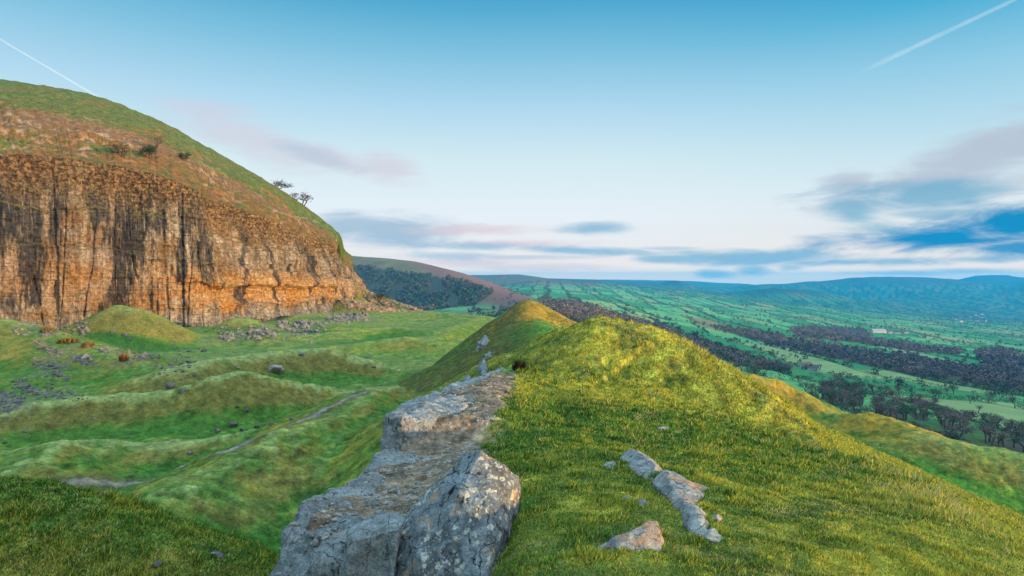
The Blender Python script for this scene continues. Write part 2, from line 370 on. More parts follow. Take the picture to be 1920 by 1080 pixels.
def field_grid(x, y):
    c, s_ = cos(.06), sin(.06)
    u = x*c-y*s_+22*pn(x/350, y/350); v = x*s_+y*c+25*pn(x/300+7, y/300)
    sc = np.where(y < 1400, 1., 1.2)
    du, dv = 76*sc, 210*sc
    k = np.floor(u/du); j = lambda q: du*.5*(_p[(q.astype(np.int64)*7+13) & 4095]/4096-.5)
    e = k*du+j(k); lo = u < e; k = np.where(lo, k-1, k); e0 = k*du+j(k); e1 = (k+1)*du+j(k+1)
    vv = v+dv*_p[(k.astype(np.int64)*31+5) & 4095]/4096*1.7
    q = np.floor(vv/dv); f0 = q*dv
    d = np.minimum(np.minimum(u-e0, e1-u), np.minimum(vv-f0, f0+dv-vv))
    cross = np.minimum(vv-f0, f0+dv-vv) < np.minimum(u-e0, e1-u)
    fid = _p[(_p[k.astype(np.int64) & 4095]+q.astype(np.int64)*3) & 4095]
    return d, fid, cross
def ground_cols(x, y, z, slope, ez, cvx):
    """base colours of turf, soil, path, and the fields of the valley; ez: slope towards the viewer"""
    n = x.size; r = np.hypot(x, y)
    px, py = proj(x, y, z)
    lush = np.array([.050, .145, .020]); pale = np.array([.125, .17, .048]); olive = np.array([.135, .135, .022]); brown = np.array([.13, .085, .022]); straw = np.array([.33, .25, .09]); gold = np.array([.24, .19, .025])
    a = fbm(x/5.5, y/5.5, o=4); b = fbm(x/1.1+40, y/1.1, o=4); c2 = fbm(x/.28, y/.28+11, o=3); d = fbm(x/14+3, y/14, o=3)
    def mx(C, D, w): return C+(D-C)*np.clip(w, 0, 1)[:, None]
    C = np.tile(lush, (n, 1))
    C = mx(C, pale, ss(-.35, .6, a)*.75)
    C = mx(C, np.array([.14, .175, .055]), ss(14, 24, r)*ss(2, -3, x)*ss(.25, .05, slope)*.75)
    st = ss(.16, .42, slope+.10*b+.05*c2)
    C = mx(C, olive, st*ss(-.55, .25, d+.4*b)*.85)
    C = mx(C, brown, st*ss(.05, .7, b+.4*c2)*.7*ss(12, 30, r))
    C = mx(C, gold, ss(.0, .9, a+.5*b)*.45)
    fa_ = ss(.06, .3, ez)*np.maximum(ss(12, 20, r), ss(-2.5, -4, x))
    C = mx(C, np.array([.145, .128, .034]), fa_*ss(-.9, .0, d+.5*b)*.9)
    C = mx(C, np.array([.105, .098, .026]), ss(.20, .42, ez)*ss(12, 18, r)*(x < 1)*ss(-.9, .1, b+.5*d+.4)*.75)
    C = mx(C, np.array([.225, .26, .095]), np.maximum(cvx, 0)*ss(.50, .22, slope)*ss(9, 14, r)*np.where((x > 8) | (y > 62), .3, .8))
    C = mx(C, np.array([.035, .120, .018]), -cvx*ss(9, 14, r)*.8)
    # the turf around the viewer: moss, straw and green in tufts
    w = ss(.1, .7, b+.7*c2+.35*ss(1, 5, x)+.25*ss(1000, 1050, py))*ss(30, 10, r)*(x > -3)
    C = mx(C, np.array([.34, .30, .045]), w*.75)
    w = ss(.25, .9, -b+.6*c2+.5*ss(3.2, 6, x)*ss(14, 8, y))*ss(30, 12, r)*(x > -3)
    C = mx(C, straw, w*.55)
    knoll_lit = ss(12, 15.5, y+.35*(x-3))*ss(30, 24, y)*ss(.2, 3, x)*ss(14, 10, x)
    C = mx(C, np.array([.045, .120, .018]), ss(9, 11.5, y)*ss(15.5, 13, y+.2*(x-3))*ss(0, 2, x)*ss(-.5, .5, b)*.6)  # shade below the knoll put into the turf colour
    C = mx(C, np.array([.44, .36, .045]), knoll_lit*ss(-.7, .4, b+.6*c2)*.85)  # sunlight on the knoll put into the turf colour
    edge = np.exp(-((x-np.interp(y, [0, 6, 9, 12, 16], [3.6, 4.4, 5.4, 5.9, 5.6]))/.75)**2)*ss(15, 11, y)*(y > 2)
    C = mx(C, straw*1.1, edge*ss(-.5, .3, b+c2*.5)*.8)
    peak_lit = ss(8, 2, np.hypot(x-2, y-54)); C = mx(C, np.array([.22, .14, .02]), peak_lit*.8)  # orange sunlight on the second peak put into the turf colour
    C = mx(C, np.array([.045, .05, .018]), ss(2.2, 0, x)*ss(30, 38, y)*ss(64, 58, y)*ss(-11, -8, x)*ss(-.7, .2, b+.5*c2)*.85)  # shaded left flank of the second peak, painted darker into the turf
    for (gx, gy, gr) in ((17, 41, 5), (21, 34, 5), (20.5, 33, 3)):
        C = mx(C, np.array([.24, .16, .022]), ss(gr, gr*.4, np.hypot(x-gx, y-gy))*.8*ss(-.6, .3, b))
    # ruts along the hillside track
    q = x+.30*(y-20)-15.2; rut = np.exp(-((np.abs(q)-.9)/.35)**2)*ss(12, 16, y)*ss(46, 40, y)*(x > 9)
    C = mx(C, np.array([.03, .09, .02]), rut*.7); C = mx(C, pale, np.exp(-(q/.45)**2)*.5*ss(12, 16, y)*ss(46, 40, y)*(x > 9))
    # footpath through the old quarry floor
    pd = line_dist(x, y, _pt)+.12*b
    C = mx(C, np.array([.075, .06, .035]), ss(.9, .3, pd)*.6)
    C = mx(C, np.array([.20, .18, .15]), ss(.30, .10, pd+.08*c2)*np.where(y < 36, .95, .5))
    C = C*(1-.12*ss(14, 8, r)*(x > -2.2))[:, None]
    # stony soil beside the ledge
    sl_ = ss(.0, -.55, x+.25*b+.12*np.maximum(0, 10-y)-.045*(y-8)*(y > 8))*ss(21, 19, y)*ss(3.6, 4.6, y)*ss(-3.0, -2.3, x)
    C = mx(C, np.array([.15, .115, .085])*(1+.6*c2[:, None]), sl_)
    C = C*(1+.45*c2*ss(60, 10, r)+.40*b+.38*fbm(x/.5+9, y/.5, o=3)*ss(11, 19, r)*ss(95, 55, r)+.15*fbm(x/.09, y/.09, o=2)*ss(18, 5, r))[:, None]
    # rubble patches in turf
    for (gx, gy, rx, ry) in SCREE:
        w = ss(1.1, .2, np.hypot((x-gx)/rx, (y-gy)/ry)+.35*b); C = mx(C, np.array([.11, .10, .08])*(1+.5*c2[:, None]), w*ss(-.5, .4, b+c2)*.8)
    # valley
    vw = ss(-20, -34, z)*ss(60, 140, r); vw = np.maximum(vw, ss(330, 500, r))
    if (vw > 0).any():
        m = vw > 0; X, Y, Z = x[m], y[m], z[m]; PX, PY = px[m], py[m]; R = r[m]
        d_, fid, cr = field_grid(X, Y)
        g1, g2, g3, g4 = np.array([.030, .135, .045]), np.array([.075, .21, .075]), np.array([.14, .19, .075]), np.array([.14, .10, .055])
        t = fid/4096.
        V = np.where((t < .38)[:, None], g1, np.where((t < .74)[:, None], g2, np.where((t < .985)[:, None], g3, g4)))
        V = V*1.28*(1+.22*fbm(X/25, Y/25, o=3)+.12*pn(X/5, Y/2.3))[:, None]
        hw = np.maximum(1.1, R*.0011); V = mx(V, np.array([.018, .040, .016]), ss(hw*1.8, hw*.8, d_)*.85)
        rough_ = ss(.1, .5, fbm(X/260+8, Y/260, o=3))*ss(1100, 900, Y)*0
        # first slope under the edge: rough bracken and grass
        V = mx(V, np.array([.055, .075, .022])*(1+.5*fbm(X/6, Y/6, o=2))[:, None], ss(-95, -60, Z)*ss(420, 300, R))
        moor = ss(2500, 4800, Y)*ss(1250, 1050, PX)*ss(545, 528, PY+6*pn(X/300, Y/300)); V = mx(V, np.array([.16, .085, .05]), moor*.8)
        h1 = (Y > 1100)*(Y < 2700)*ss(1010, 980, PX)*ss(-78, -60, Z)
        V = mx(V, np.array([.13, .105, .055])*(1+.4*fbm(X/60, Y/60, o=3))[:, None], h1)
        V = mx(V, np.array([.15, .075, .06]), h1*ss(880, 930, PX-2.0*(PY-560)))
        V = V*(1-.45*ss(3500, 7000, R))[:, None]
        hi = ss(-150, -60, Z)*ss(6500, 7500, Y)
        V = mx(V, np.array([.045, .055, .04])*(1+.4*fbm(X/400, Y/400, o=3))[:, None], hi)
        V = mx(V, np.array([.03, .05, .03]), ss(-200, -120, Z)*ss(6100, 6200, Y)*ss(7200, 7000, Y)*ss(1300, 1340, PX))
        inw = np.zeros(X.shape, bool)
        for wpoly in WOODS: inw |= inpoly(PX, PY, wpoly) & (Y > 150)
        inw |= inpoly(PX, PY, H1WOOD) & (Y > 1200)
        V[inw] = np.array([.055, .052, .038])*(1+.3*pn(X/4, Y/4))[inw][:, None]
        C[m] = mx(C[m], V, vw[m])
    return np.clip(C, .004, .8), vw
SCREE = []
for q in ((70, 745), (25, 760), (100, 690), (250, 672), (120, 660), (420, 632), (470, 630), (560, 622), (640, 592), (690, 600), (740, 578), (720, 570)):
    X_ = hit(*q); SCREE.append((X_[0], X_[1], max(2., X_[1]*.035), max(2.5, X_[1]*.06)))
def build_ground():
    fr = radians(58)
    th = np.concatenate([np.linspace(-fr, fr, 1150), np.linspace(fr, 2*pi-fr, 130)[1:-1]])
    rr = np.concatenate([np.geomspace(.4, 3, 30)[:-1], np.geomspace(3, 70, 560)[:-1], np.geomspace(70, 330, 250)[:-1], np.geomspace(330, 1600, 230)[:-1], np.geomspace(1600, 15500, 170)])
    R, T = np.meshgrid(rr, th, indexing='ij'); x = (R*np.sin(T)).ravel(); y = (R*np.cos(T)).ravel()
    z = H(x, y)
    nr, nc = len(rr), len(th)
    # slopes by finite differences on the mesh
    Zg = z.reshape(nr, nc); dzr = np.gradient(Zg, axis=0)/np.gradient(R, axis=0); dzt = np.gradient(Zg, axis=1)/(np.gradient(T, axis=1)*R)
    k = lambda A: (A+np.roll(A, 1, 0)+np.roll(A, -1, 0)+np.roll(A, 2, 0)+np.roll(A, -2, 0)+np.roll(A, 3, 0)+np.roll(A, -3, 0))/7
    dzr, dzt = k(dzr), k(dzt)
    sl = np.hypot(dzr, dzt).ravel()
    Zb = Zg.copy()
    bl = lambda A, q: (A+np.roll(A, q, 0)+np.roll(A, -q, 0)+np.roll(A, q, 1)+np.roll(A, -q, 1))/5
    for q in (2, 4, 8, 12): Zb = bl(Zb, q)
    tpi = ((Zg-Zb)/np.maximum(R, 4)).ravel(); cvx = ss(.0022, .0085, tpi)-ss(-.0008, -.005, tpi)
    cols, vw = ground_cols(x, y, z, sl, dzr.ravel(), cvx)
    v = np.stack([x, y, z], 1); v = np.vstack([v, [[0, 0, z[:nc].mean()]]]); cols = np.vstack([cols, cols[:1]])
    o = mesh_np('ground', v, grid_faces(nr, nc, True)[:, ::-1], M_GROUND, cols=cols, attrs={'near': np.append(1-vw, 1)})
    bm = bmesh.new(); bm.from_mesh(o.data); bm.verts.ensure_lookup_table()
    c = bm.verts[len(v)-1]
    for j in range(nc): bm.faces.new((c, bm.verts[(j+1) % nc], bm.verts[j]))
    bm.to_mesh(o.data); bm.free()
    return tag(o, kind='structure')
ground = build_ground()
# ---------------------------------------------------------------- quarry cliff and the hillside above it
# stations along the cliff: px, base py, top py, depth, skyline px/py, skyline depth
CL = [(-520, 690, 270, 70, -700, 60, 170), (-250, 650, 280, 96, -380, 100, 185), (0, 622, 283, 118, -60, 141, 200), (100, 622, 288, 124, 60, 157, 204), (200, 620, 300, 130, 170, 177, 208),
      (300, 620, 324, 136, 290, 222, 214), (400, 618, 362, 142, 385, 273, 219), (470, 603, 388, 156, 440, 304, 223), (550, 592, 420, 174, 520, 351, 229),
      (600, 584, 437, 190, 575, 389, 232), (635, 578, 452, 203, 612, 417, 234), (648, 576, 464, 214, 634, 436, 236), (651, 572, 474, 226, 640, 445, 246), (650, 566, 478, 244, 640, 452, 262),
      (664, 556, 482, 266, 648, 470, 285), (678, 551, 512, 284, 660, 480, 305), (682, 549, 532, 305, 660, 492, 330), (660, 548, 540, 350, 600, 500, 380), (560, 548, 540, 420, 480, 500, 450)]
_cb = np.array([P(q[0], q[1], q[3]) for q in CL]); _cs = np.concatenate([[0], np.cumsum(np.hypot(*np.diff(_cb[:, :2], axis=0).T))])
SPX = lambda px: float(np.interp(px, [q[0] for q in CL[:13]], _cs[:13]))
def build_cliff():
    cl = np.array(CL, float)
    base = np.array([P(a, b, d) for a, b, c, d, e, f, g in CL]); top = np.array([P(a, c, d) for a, b, c, d, e, f, g in CL]); crest = np.array([P(e, f, g) for a, b, c, d, e, f, g in CL])
    seg = np.hypot(*np.diff(base[:, :2], axis=0).T); s = np.concatenate([[0], np.cumsum(seg)])
    ns = 1700
    # more samples where the stations crowd on screen
    su = np.interp(np.linspace(0, 1, ns), np.linspace(0, 1, len(s))**1.0, s)
    def cub(A):
        # smooth interpolation (Catmull-Rom) over stations
        out = np.zeros((ns, A.shape[1])); i = np.clip(np.searchsorted(s, su, 'right')-1, 0, len(s)-2)
        t = (su-s[i])/(s[i+1]-s[i])
        m = np.gradient(A, s, axis=0); h_ = (s[i+1]-s[i])
        for c in range(A.shape[1]):
            p0, p1, m0, m1 = A[i, c], A[i+1, c], m[i, c]*h_, m[i+1, c]*h_
            out[:, c] = (2*t**3-3*t**2+1)*p0+(t**3-2*t**2+t)*m0+(-2*t**3+3*t**2)*p1+(t**3-t**2)*m1
        return out
    B, T, K = cub(base), cub(top), cub(crest)
    tan = np.gradient(B[:, :2], axis=0); tan /= np.linalg.norm(tan, axis=1)[:, None]
    nrm = np.stack([tan[:, 1], -tan[:, 0]], 1)         # outward: towards +x
    kern = np.ones(61)/61; nrm = np.stack([np.convolve(np.pad(nrm[:, i], 30, 'edge'), kern, 'valid') for i in (0, 1)], 1); nrm /= np.linalg.norm(nrm, axis=1)[:, None]
    nv = 300
    v = np.linspace(-.14, 1, nv)[:, None]; U = su[None]+0*v
    z = B[None, :, 2]+v*(T-B)[None, :, 2]
    Z = z
    # relief: buttresses, vertical joints, beds
    beds = (Z+ .8*pn(U/16, Z/9))/1.15
    bi = np.floor(beds); bf = beds-bi
    bj = _p[(bi.astype(np.int64)*37+11) & 4095]/4096.
    up = ss(.66, .92, v+.22*pn(U/13, 0*U+2)+.08*pn(U/3, 0*U+5))          # broken, well-bedded top
    rib = 3.2*pn(U/17, Z/60)+1.3*pn(U/6.5, Z/30+4)
    joint = -1.5*np.abs(pn(U/2.9+.3*pn(U/9, Z/6), Z/14))**.7
    fine = .55*fbm(U/1.3, Z/2.2, U/9, o=4)+.20*fbm(U/.5, Z/1.6, o=3)
    blk = np.floor((U+2.2*bj)/1.9); bo = _p[(blk.astype(np.int64)*5+bi.astype(np.int64)*91) & 4095]/4096.-.5
    crk = np.abs(pn(U/4.6, Z/55+7)); joint = joint*.6-.7*ss(.04, .0, crk)*(1-up)*ss(1, .9, v)
    bi2 = np.floor(Z/3.4+.3*pn(U/9, Z*0)); bk2 = np.floor((U+3*_p[(bi2.astype(np.int64)*57+3) & 4095]/4096)/4.3); bo2 = _p[(bk2.astype(np.int64)*13+bi2.astype(np.int64)*77) & 4095]/4096.-.5
    D = rib*(1-.4*up)+joint*(1-.55*up)+fine+(.55+.45*up)*(.55*bo+.3*(bj-.5))+1.05*bo2*(1-.5*up)-.3*ss(.16, .02, bf)*(.35+.65*up)
    cw = U+2.5*pn(U/13, 0*U); cc = np.floor(cw/7.5); D += 2.1*(_p[(cc.astype(np.int64)*29+17) & 4095]/4096.-.5)*ss(.0, .05, cw/7.5-cc)*ss(1.0, .95, cw/7.5-cc)*(1-.3*up)*ss(1, .92, v)
    D -= .9*ss(.47, .485, v+.05*pn(U/10, 0*U+9))+.7*ss(.70, .71, v+.06*pn(U/9, 0*U+4))-.9
    # overhanging bed and alcoves in the lower third
    lz = v+.035*pn(U/8, 0*U)+.02*pn(U/2.2, 0*U+3); w = ss(SPX(290), SPX(380), U)*ss(SPX(640), SPX(600), U)*.9+.1
    D += w*(.9*ss(.30, .325, lz)*ss(.42, .35, lz) - .8*ss(.16, .22, lz)*ss(.325, .30, lz)+.5*ss(.15, .165, lz)*ss(.21, .19, lz))
    D += (1-ss(.0, .10, v))*1.2*(1+pn(U/3, Z/2))              # rubble-strewn foot leans out
    D -= 4.5*np.clip(v, 0, 1)**2*.45+up*1.6                     # batter
    # alcove darker recesses
    X = B[None, :, 0]*(1-v)+T[None, :, 0]*v; Y = B[None, :, 1]*(1-v)+T[None, :, 1]*v
    X = X+nrm[None, :, 0]*D; Y = Y+nrm[None, :, 1]*D
    Zv = Z+.12*pn(U/.9, Z/.9)
    verts = np.stack([X, Y, Zv], -1).reshape(-1, 3)
    cliff = mesh_np('cliff', verts, grid_faces(nv, ns), M_CLIFF, smooth=True, attrs={'lift': np.broadcast_to(v, X.shape).ravel(), 'broken': up.ravel(), 'along': U.ravel()})
    tag(cliff, kind='structure')
    # hillside: from the cliff top to the skyline and down behind it
    nh = 330; t = np.linspace(0, 1.45, nh)[:, None]
    Tx, Ty, Tz = X[-1], Y[-1], Zv[-1]
    tt = np.minimum(t, 1); ov = np.maximum(t-1, 0)
    hx = Tx[None]*(1-t)+K[None, :, 0]*t; hy = Ty[None]*(1-t)+K[None, :, 1]*t
    prof = tt+.03*np.sin(pi*tt)
    hz = Tz[None]*(1-prof)+K[None, :, 2]*prof - ov*np.maximum(8, (K[None, :, 2]-Tz[None]))*1.2-ov**2*30
    Uh = su[None]+0*t
    zz = hz+1.2*pn(Uh/22, t*3)
    stp = np.floor(zz/3.1)+ss(.55, 1, zz/3.1-np.floor(zz/3.1)); terr = (stp*3.1-zz)
    wt = ss(.0, .05, t)*ss(1.02, .9, t)*np.clip(.25+1.2*pn(Uh/14, t*2.2+3), 0, 1)*ss(.95, .5, t)
    nz = (.9*fbm(hx/13, hy/13, o=3)*ss(1, .8, tt)*ss(0, .08, tt)+.35*fbm(hx/2.6, hy/2.6, hz/2.6, o=3)*ss(.0, .03, t)+.10*fbm(hx/.8, hy/.8, o=2))
    hz = hz+terr*wt*.8+nz
    rocky = np.clip(wt*ss(-.2, .7, pn(hx/2.2, hy/2.2)+.6*np.abs(terr)/1.5), 0, 1)
    band = np.clip(ss(.22, .3, t+.03*pn(Uh/8, t))*ss(.46, .38, t+.03*pn(Uh/8, t)), 0, 1)*ss(300, 240, Uh)
    a = fbm(hx/9, hy/9, o=4); b_ = fbm(hx/1.6, hy/1.6, hz/1.6, o=3)
    def mx(C, Dc, w_): return C+(np.array(Dc)-C)*np.clip(w_, 0, 1)[..., None]
    C = np.zeros(hx.shape+(3,))+np.array([.075, .105, .022])
    C = mx(C, (.13, .10, .03), ss(-.4, .6, a)*.6)
    C = mx(C, (.17, .075, .022), ss(.62, .2, t+.15*a)*.85*ss(-.7, .1, b_+a))
    C = mx(C, (.17, .085, .045), band*.75)
    C = mx(C, (.22, .085, .03), ss(.3, .8, a+.4*b_)*ss(.85, .6, t)*.75)
    C = mx(C, (.28, .22, .17), rocky*ss(-.1, .5, b_)*.9)
    C = C*.8*(1+.4*b_+.2*fbm(hx/.6, hy/.6, o=2))[..., None]
    hv = np.stack([hx, hy, hz], -1)
    side = mesh_np('hillside', hv.reshape(-1, 3), grid_faces(nh, ns), M_HILL, cols=np.clip(C, .01, .7).reshape(-1, 3))
    tag(side, kind='structure')
    return verts.reshape(nv, ns, 3), hv
def mat_cliff():
    m, h, b, o = material('limestone_face'); N, L, lk, math_, mix, ramp, noise, mapping, rng_ = h
    g = N.new('ShaderNodeNewGeometry'); pos = g.outputs['Position']
    lift = attr(h, 'lift').outputs['Fac']; brk = attr(h, 'broken').outputs['Fac']; al = attr(h, 'along').outputs['Fac']
    vs = N.new('ShaderNodeCombineXYZ'); sp = N.new('ShaderNodeSeparateXYZ'); lk(pos, sp.inputs[0]); lk(al, vs.inputs[0]); lk(sp.outputs[2], vs.inputs[1])
    uv = vs.outputs[0]
    streak = noise(mapping(uv, (.75, .07, 1)), 1, 6, .62, .4); streak2 = noise(mapping(uv, (2.6, .16, 1), loc=(5, 2, 0)), 1, 5, .65)
    patch = noise(mapping(uv, (.09, .12, 1)), 1, 5, .6, .3); grain = noise(pos, 1.4, 6, .7); bed = noise(mapping(uv, (.12, 1.9, 1)), 1, 5, .6)
    c = ramp(streak, [(.32, (.12, .095, .085)), (.44, (.24, .18, .14)), (.54, (.37, .285, .22)), (.66, (.52, .43, .35))])
    c = mix(math_('MULTIPLY', rng_(patch, .45, .62), .75), c, (.25, .125, .045))
    c = mix(math_('MULTIPLY', rng_(streak2, .52, .66), .55), c, (.46, .40, .35))
    c = mix(math_('MULTIPLY', rng_(al, SPX(330), SPX(200)), math_('MULTIPLY', rng_(patch, .6, .4), .6)), c, mix(rng_(streak, .4, .6), (.24, .19, .17), (.42, .34, .30)))
    # orange-stained bed low on the face
    lw = math_('ADD', lift, math_('MULTIPLY', math_('SUBTRACT', patch, .5), .35))
    om = math_('MULTIPLY', rng_(lw, .08, .2), rng_(lw, .50, .34)); om = math_('MULTIPLY', om, math_('MULTIPLY', rng_(al, SPX(250), SPX(400), .35, 1), rng_(al, SPX(650), SPX(560), .3, 1)))
    c = mix(math_('MULTIPLY', om, .75), c, mix(rng_(bed, .4, .65), (.62, .26, .05), (.58, .40, .20)))
    # dark drip stains
    drip = math_('MULTIPLY', rng_(noise(mapping(uv, (.13, .03, 1), loc=(3.3, 1, 0)), 1, 5, .6, .2), .515, .56), rng_(streak2, .32, .48))
    c = mix(math_('MULTIPLY', drip, .88), c, (.04, .042, .055))
    # grey foot: shadow of the ridge on the cliff base, put into the colour
    foot_shade = rng_(math_('ADD', lift, math_('MULTIPLY', math_('SUBTRACT', streak, .5), .35)), .13, .02)
    c = mix(math_('MULTIPLY', foot_shade, .85), c, mix(rng_(streak2, .42, .6), (.16, .145, .13), (.34, .31, .28)))
    # brown earthy, broken upper beds
    c = mix(math_('MULTIPLY', brk, .8), c, mix(rng_(grain, .42, .6), (.11, .065, .035), (.32, .19, .10)))
    # turf on ledges
    nz = N.new('ShaderNodeSeparateXYZ'); lk(g.outputs['Normal'], nz.inputs[0])
    lg = math_('MULTIPLY', rng_(math_('ADD', nz.outputs[2], math_('MULTIPLY', grain, .3)), .6, .85), rng_(lift, .3, .7))
    c = mix(lg, c, (.16, .13, .03))
    c = mix(1., c, ramp(grain, [(.3, .28), (.5, .72), (.7, 1.3)]), 'MULTIPLY')
    lk(c, b.inputs['Base Color'])
    bump(h, b, math_('ADD', math_('ADD', math_('MULTIPLY', bed, 1.7), math_('MULTIPLY', grain, 1.3)), math_('MULTIPLY', streak2, .7)), .9, .8)
    return m
def mat_hill():
    m, h, b, o = material('hill_turf'); N, L, lk, math_, mix, ramp, noise, mapping, rng_ = h
    pos = N.new('ShaderNodeNewGeometry').outputs['Position']
    n = noise(pos, 2.2, 5, .7)
    lk(mix(1., attr(h, 'Col').outputs['Color'], ramp(n, [(.3, .55), (.5, 1.), (.72, 1.5)]), 'MULTIPLY'), b.inputs['Base Color'])
    bump(h, b, n, .7, .3); return m
M_CLIFF = mat_cliff(); M_HILL = mat_hill()
CLV, HLV = build_cliff()
# ---------------------------------------------------------------- rocks
def mat_rock(name, dark, light, lichen=0., warm=0., strat=(1, 1, 1), scale=1.):
    m, h, b, o = material(name); N, L, lk, math_, mix, ramp, noise, mapping, rng_ = h
    g = N.new('ShaderNodeNewGeometry'); pos = g.outputs['Position']
    p = mapping(pos, strat)
    n1 = noise(p, 2.2*scale, 6, .65, .3); n2 = noise(p, 11*scale, 6, .7); n3 = noise(pos, 45*scale, 4, .7)
    c = mix(rng_(n1, .35, .65), dark, light)
    c = mix(math_('MULTIPLY', rng_(n2, .5, .66), .6), c, tuple(min(1, q*1.35) for q in light))
    c = mix(rng_(n2, .42, .34), c, tuple(q*.35 for q in dark))
    cr = N.new('ShaderNodeTexVoronoi'); cr.feature = 'DISTANCE_TO_EDGE'; cr.inputs['Scale'].default_value = 3.1*scale
    wv = N.new('ShaderNodeVectorMath'); wv.operation = 'ADD'; lk(mapping(pos, (1, 1, .55)), wv.inputs[0]); wn = N.new('ShaderNodeTexNoise'); lk(pos, wn.inputs['Vector']); wn.inputs['Scale'].default_value = 3*scale; wn.inputs['Detail'].default_value = 5
    wm = N.new('ShaderNodeVectorMath'); wm.operation = 'SCALE'; lk(wn.outputs['Color'], wm.inputs[0]); wm.inputs['Scale'].default_value = .45/scale; lk(wm.outputs[0], wv.inputs[1]); lk(wv.outputs[0], cr.inputs['Vector'])
    crack = rng_(cr.outputs['Distance'], .0, .022); c = mix(math_('MULTIPLY', math_('SUBTRACT', 1., crack), rng_(n1, .45, .55)), c, tuple(q*.25 for q in dark))
    c = mix(1., c, ramp(n3, [(.3, .62), (.5, 1.), (.7, 1.3)]), 'MULTIPLY')
    if warm:
        c = mix(math_('MULTIPLY', rng_(noise(pos, 1.7*scale, 5, .6, .2), .52, .62), warm), c, (.36, .19, .09))
    sp = N.new('ShaderNodeSeparateXYZ'); lk(g.outputs['Normal'], sp.inputs[0])
    if lichen:
        v = N.new('ShaderNodeTexVoronoi'); lk(mix(.12, pos, noise(pos, 8, 3)), v.inputs['Vector']); v.inputs['Scale'].default_value = 17
        v.inputs['Randomness'].default_value = 1
        w = N.new('ShaderNodeTexVoronoi'); lk(pos, w.inputs['Vector']); w.inputs['Scale'].default_value = 34
        zone = rng_(math_('ADD', noise(pos, 1.9, 4, .6), math_('SUBTRACT', math_('MULTIPLY', sp.outputs[0], .14), math_('MULTIPLY', sp.outputs[1], .08))), .46, .56)
        spot = math_('MULTIPLY', rng_(v.outputs['Distance'], .42, .33), rng_(noise(pos, 6, 2), .42, .5))
        ring = math_('MULTIPLY', spot, rng_(v.outputs['Distance'], .10, .2, .45, 1.))
        c = mix(math_('MULTIPLY', math_('MULTIPLY', ring, zone), .9*lichen), c, (.52, .50, .43))
        c = mix(math_('MULTIPLY', math_('MULTIPLY', rng_(w.outputs['Distance'], .3, .2), zone), .7*lichen), c, (.40, .39, .34))
        oz = math_('MULTIPLY', rng_(noise(pos, 3.1, 4, .6), .55, .62), rng_(n2, .45, .6))
        c = mix(math_('MULTIPLY', oz, lichen*.8), c, (.42, .20, .035))
    lk(c, b.inputs['Base Color']); b.inputs['Roughness'].default_value = .82
    bump(h, b, math_('ADD', math_('ADD', n1, math_('MULTIPLY', n2, .8)), math_('ADD', math_('MULTIPLY', n3, .5), math_('MULTIPLY', crack, .25))), 1., .07/scale)
    return m
M_LEDGE = mat_rock('ledge_stone', (.14, .155, .165), (.29, .31, .33), .2, .06, (1, 1, .35))
M_BOULD = mat_rock('boulder_stone', (.08, .09, .10), (.24, .27, .30), 1., .15, (1, 1, .5))
M_ROCK = mat_rock('grey_rock', (.15, .145, .14), (.34, .33, .32), .5, .25)
M_PINK = mat_rock('weathered_rock', (.13, .14, .15), (.32, .32, .32), .5, .6, scale=1.6)
M_RUBBLE = mat_rock('rubble_rock', (.075, .075, .078), (.20, .19, .185), 0, .25, scale=.5)
M_TALUS = mat_rock('talus_rock', (.11, .075, .055), (.28, .20, .14), 0, .4, scale=.4)
def hull_rock(name, pts, vox, mat, big=.05, small=.012, strat=0., parent=None, sc=1., cut=None):
    bm = bmesh.new()
    for p in pts: bm.verts.new(p)
    r = bmesh.ops.convex_hull(bm, input=bm.verts)
    bmesh.ops.delete(bm, geom=list({g for g in r['geom_interior']+r['geom_unused'] if isinstance(g, bmesh.types.BMVert)}), context='VERTS')
    me = bpy.data.meshes.new('hull'); bm.to_mesh(me); bm.free()
    t = bpy.data.objects.new('hull', me); COL.objects.link(t)
    md = t.modifiers.new('r', 'REMESH'); md.mode = 'VOXEL'; md.voxel_size = vox
    dg = bpy.context.evaluated_depsgraph_get(); ev = t.evaluated_get(dg); me2 = bpy.data.meshes.new_from_object(ev)
    bpy.data.objects.remove(t)
    n = len(me2.vertices); co = np.empty(n*3, np.float32); me2.vertices.foreach_get('co', co); co = co.reshape(-1, 3).astype(float)
    # relax the edges a little
    ne = len(me2.edges); e = np.empty(ne*2, np.int32); me2.edges.foreach_get('vertices', e); e = e.reshape(-1, 2)
    deg = np.bincount(e.ravel(), minlength=n)[:, None]
    for _ in range(3):
        s = np.zeros_like(co)
        for c in range(3): s[:, c] = np.bincount(e[:, 0], co[e[:, 1], c], n)+np.bincount(e[:, 1], co[e[:, 0], c], n)
        co = .4*co+.6*s/deg
    me2.vertices.foreach_set('co', co.astype(np.float32).ravel()); me2.update()
    nm = np.empty(n*3, np.float32); me2.vertices.foreach_get('normal', nm); nm = nm.reshape(-1, 3)
    x, y, z = co.T/sc
    d = big*fbm(x*1.6, y*1.6, z*1.6+2, o=3)-big*.8*np.abs(pn(x*3.1+4, y*3.1, z*3.1))+small*fbm(x*14, y*14, z*14+1, o=3)
    # chipped facets
    q = pn(x*4.2+9, y*4.2, z*4.2); d += big*.5*np.round(q*3)/3
    if strat: d += strat*(np.abs(((z+.08*pn(x*2, y*2, z*2))*9) % 1-.5)-.25)
    co += nm*(d*sc)[:, None]
    me2.vertices.foreach_set('co', co.astype(np.float32).ravel())
    me2.polygons.foreach_set('use_smooth', np.ones(len(me2.polygons), bool)); me2.update()
    me2.name = name; me2.materials.clear(); me2.materials.append(mat)
    o = bpy.data.objects.new(name, me2); COL.objects.link(o); o.parent = parent
    return o
LG = 'stepped limestone ledges along the ridge'
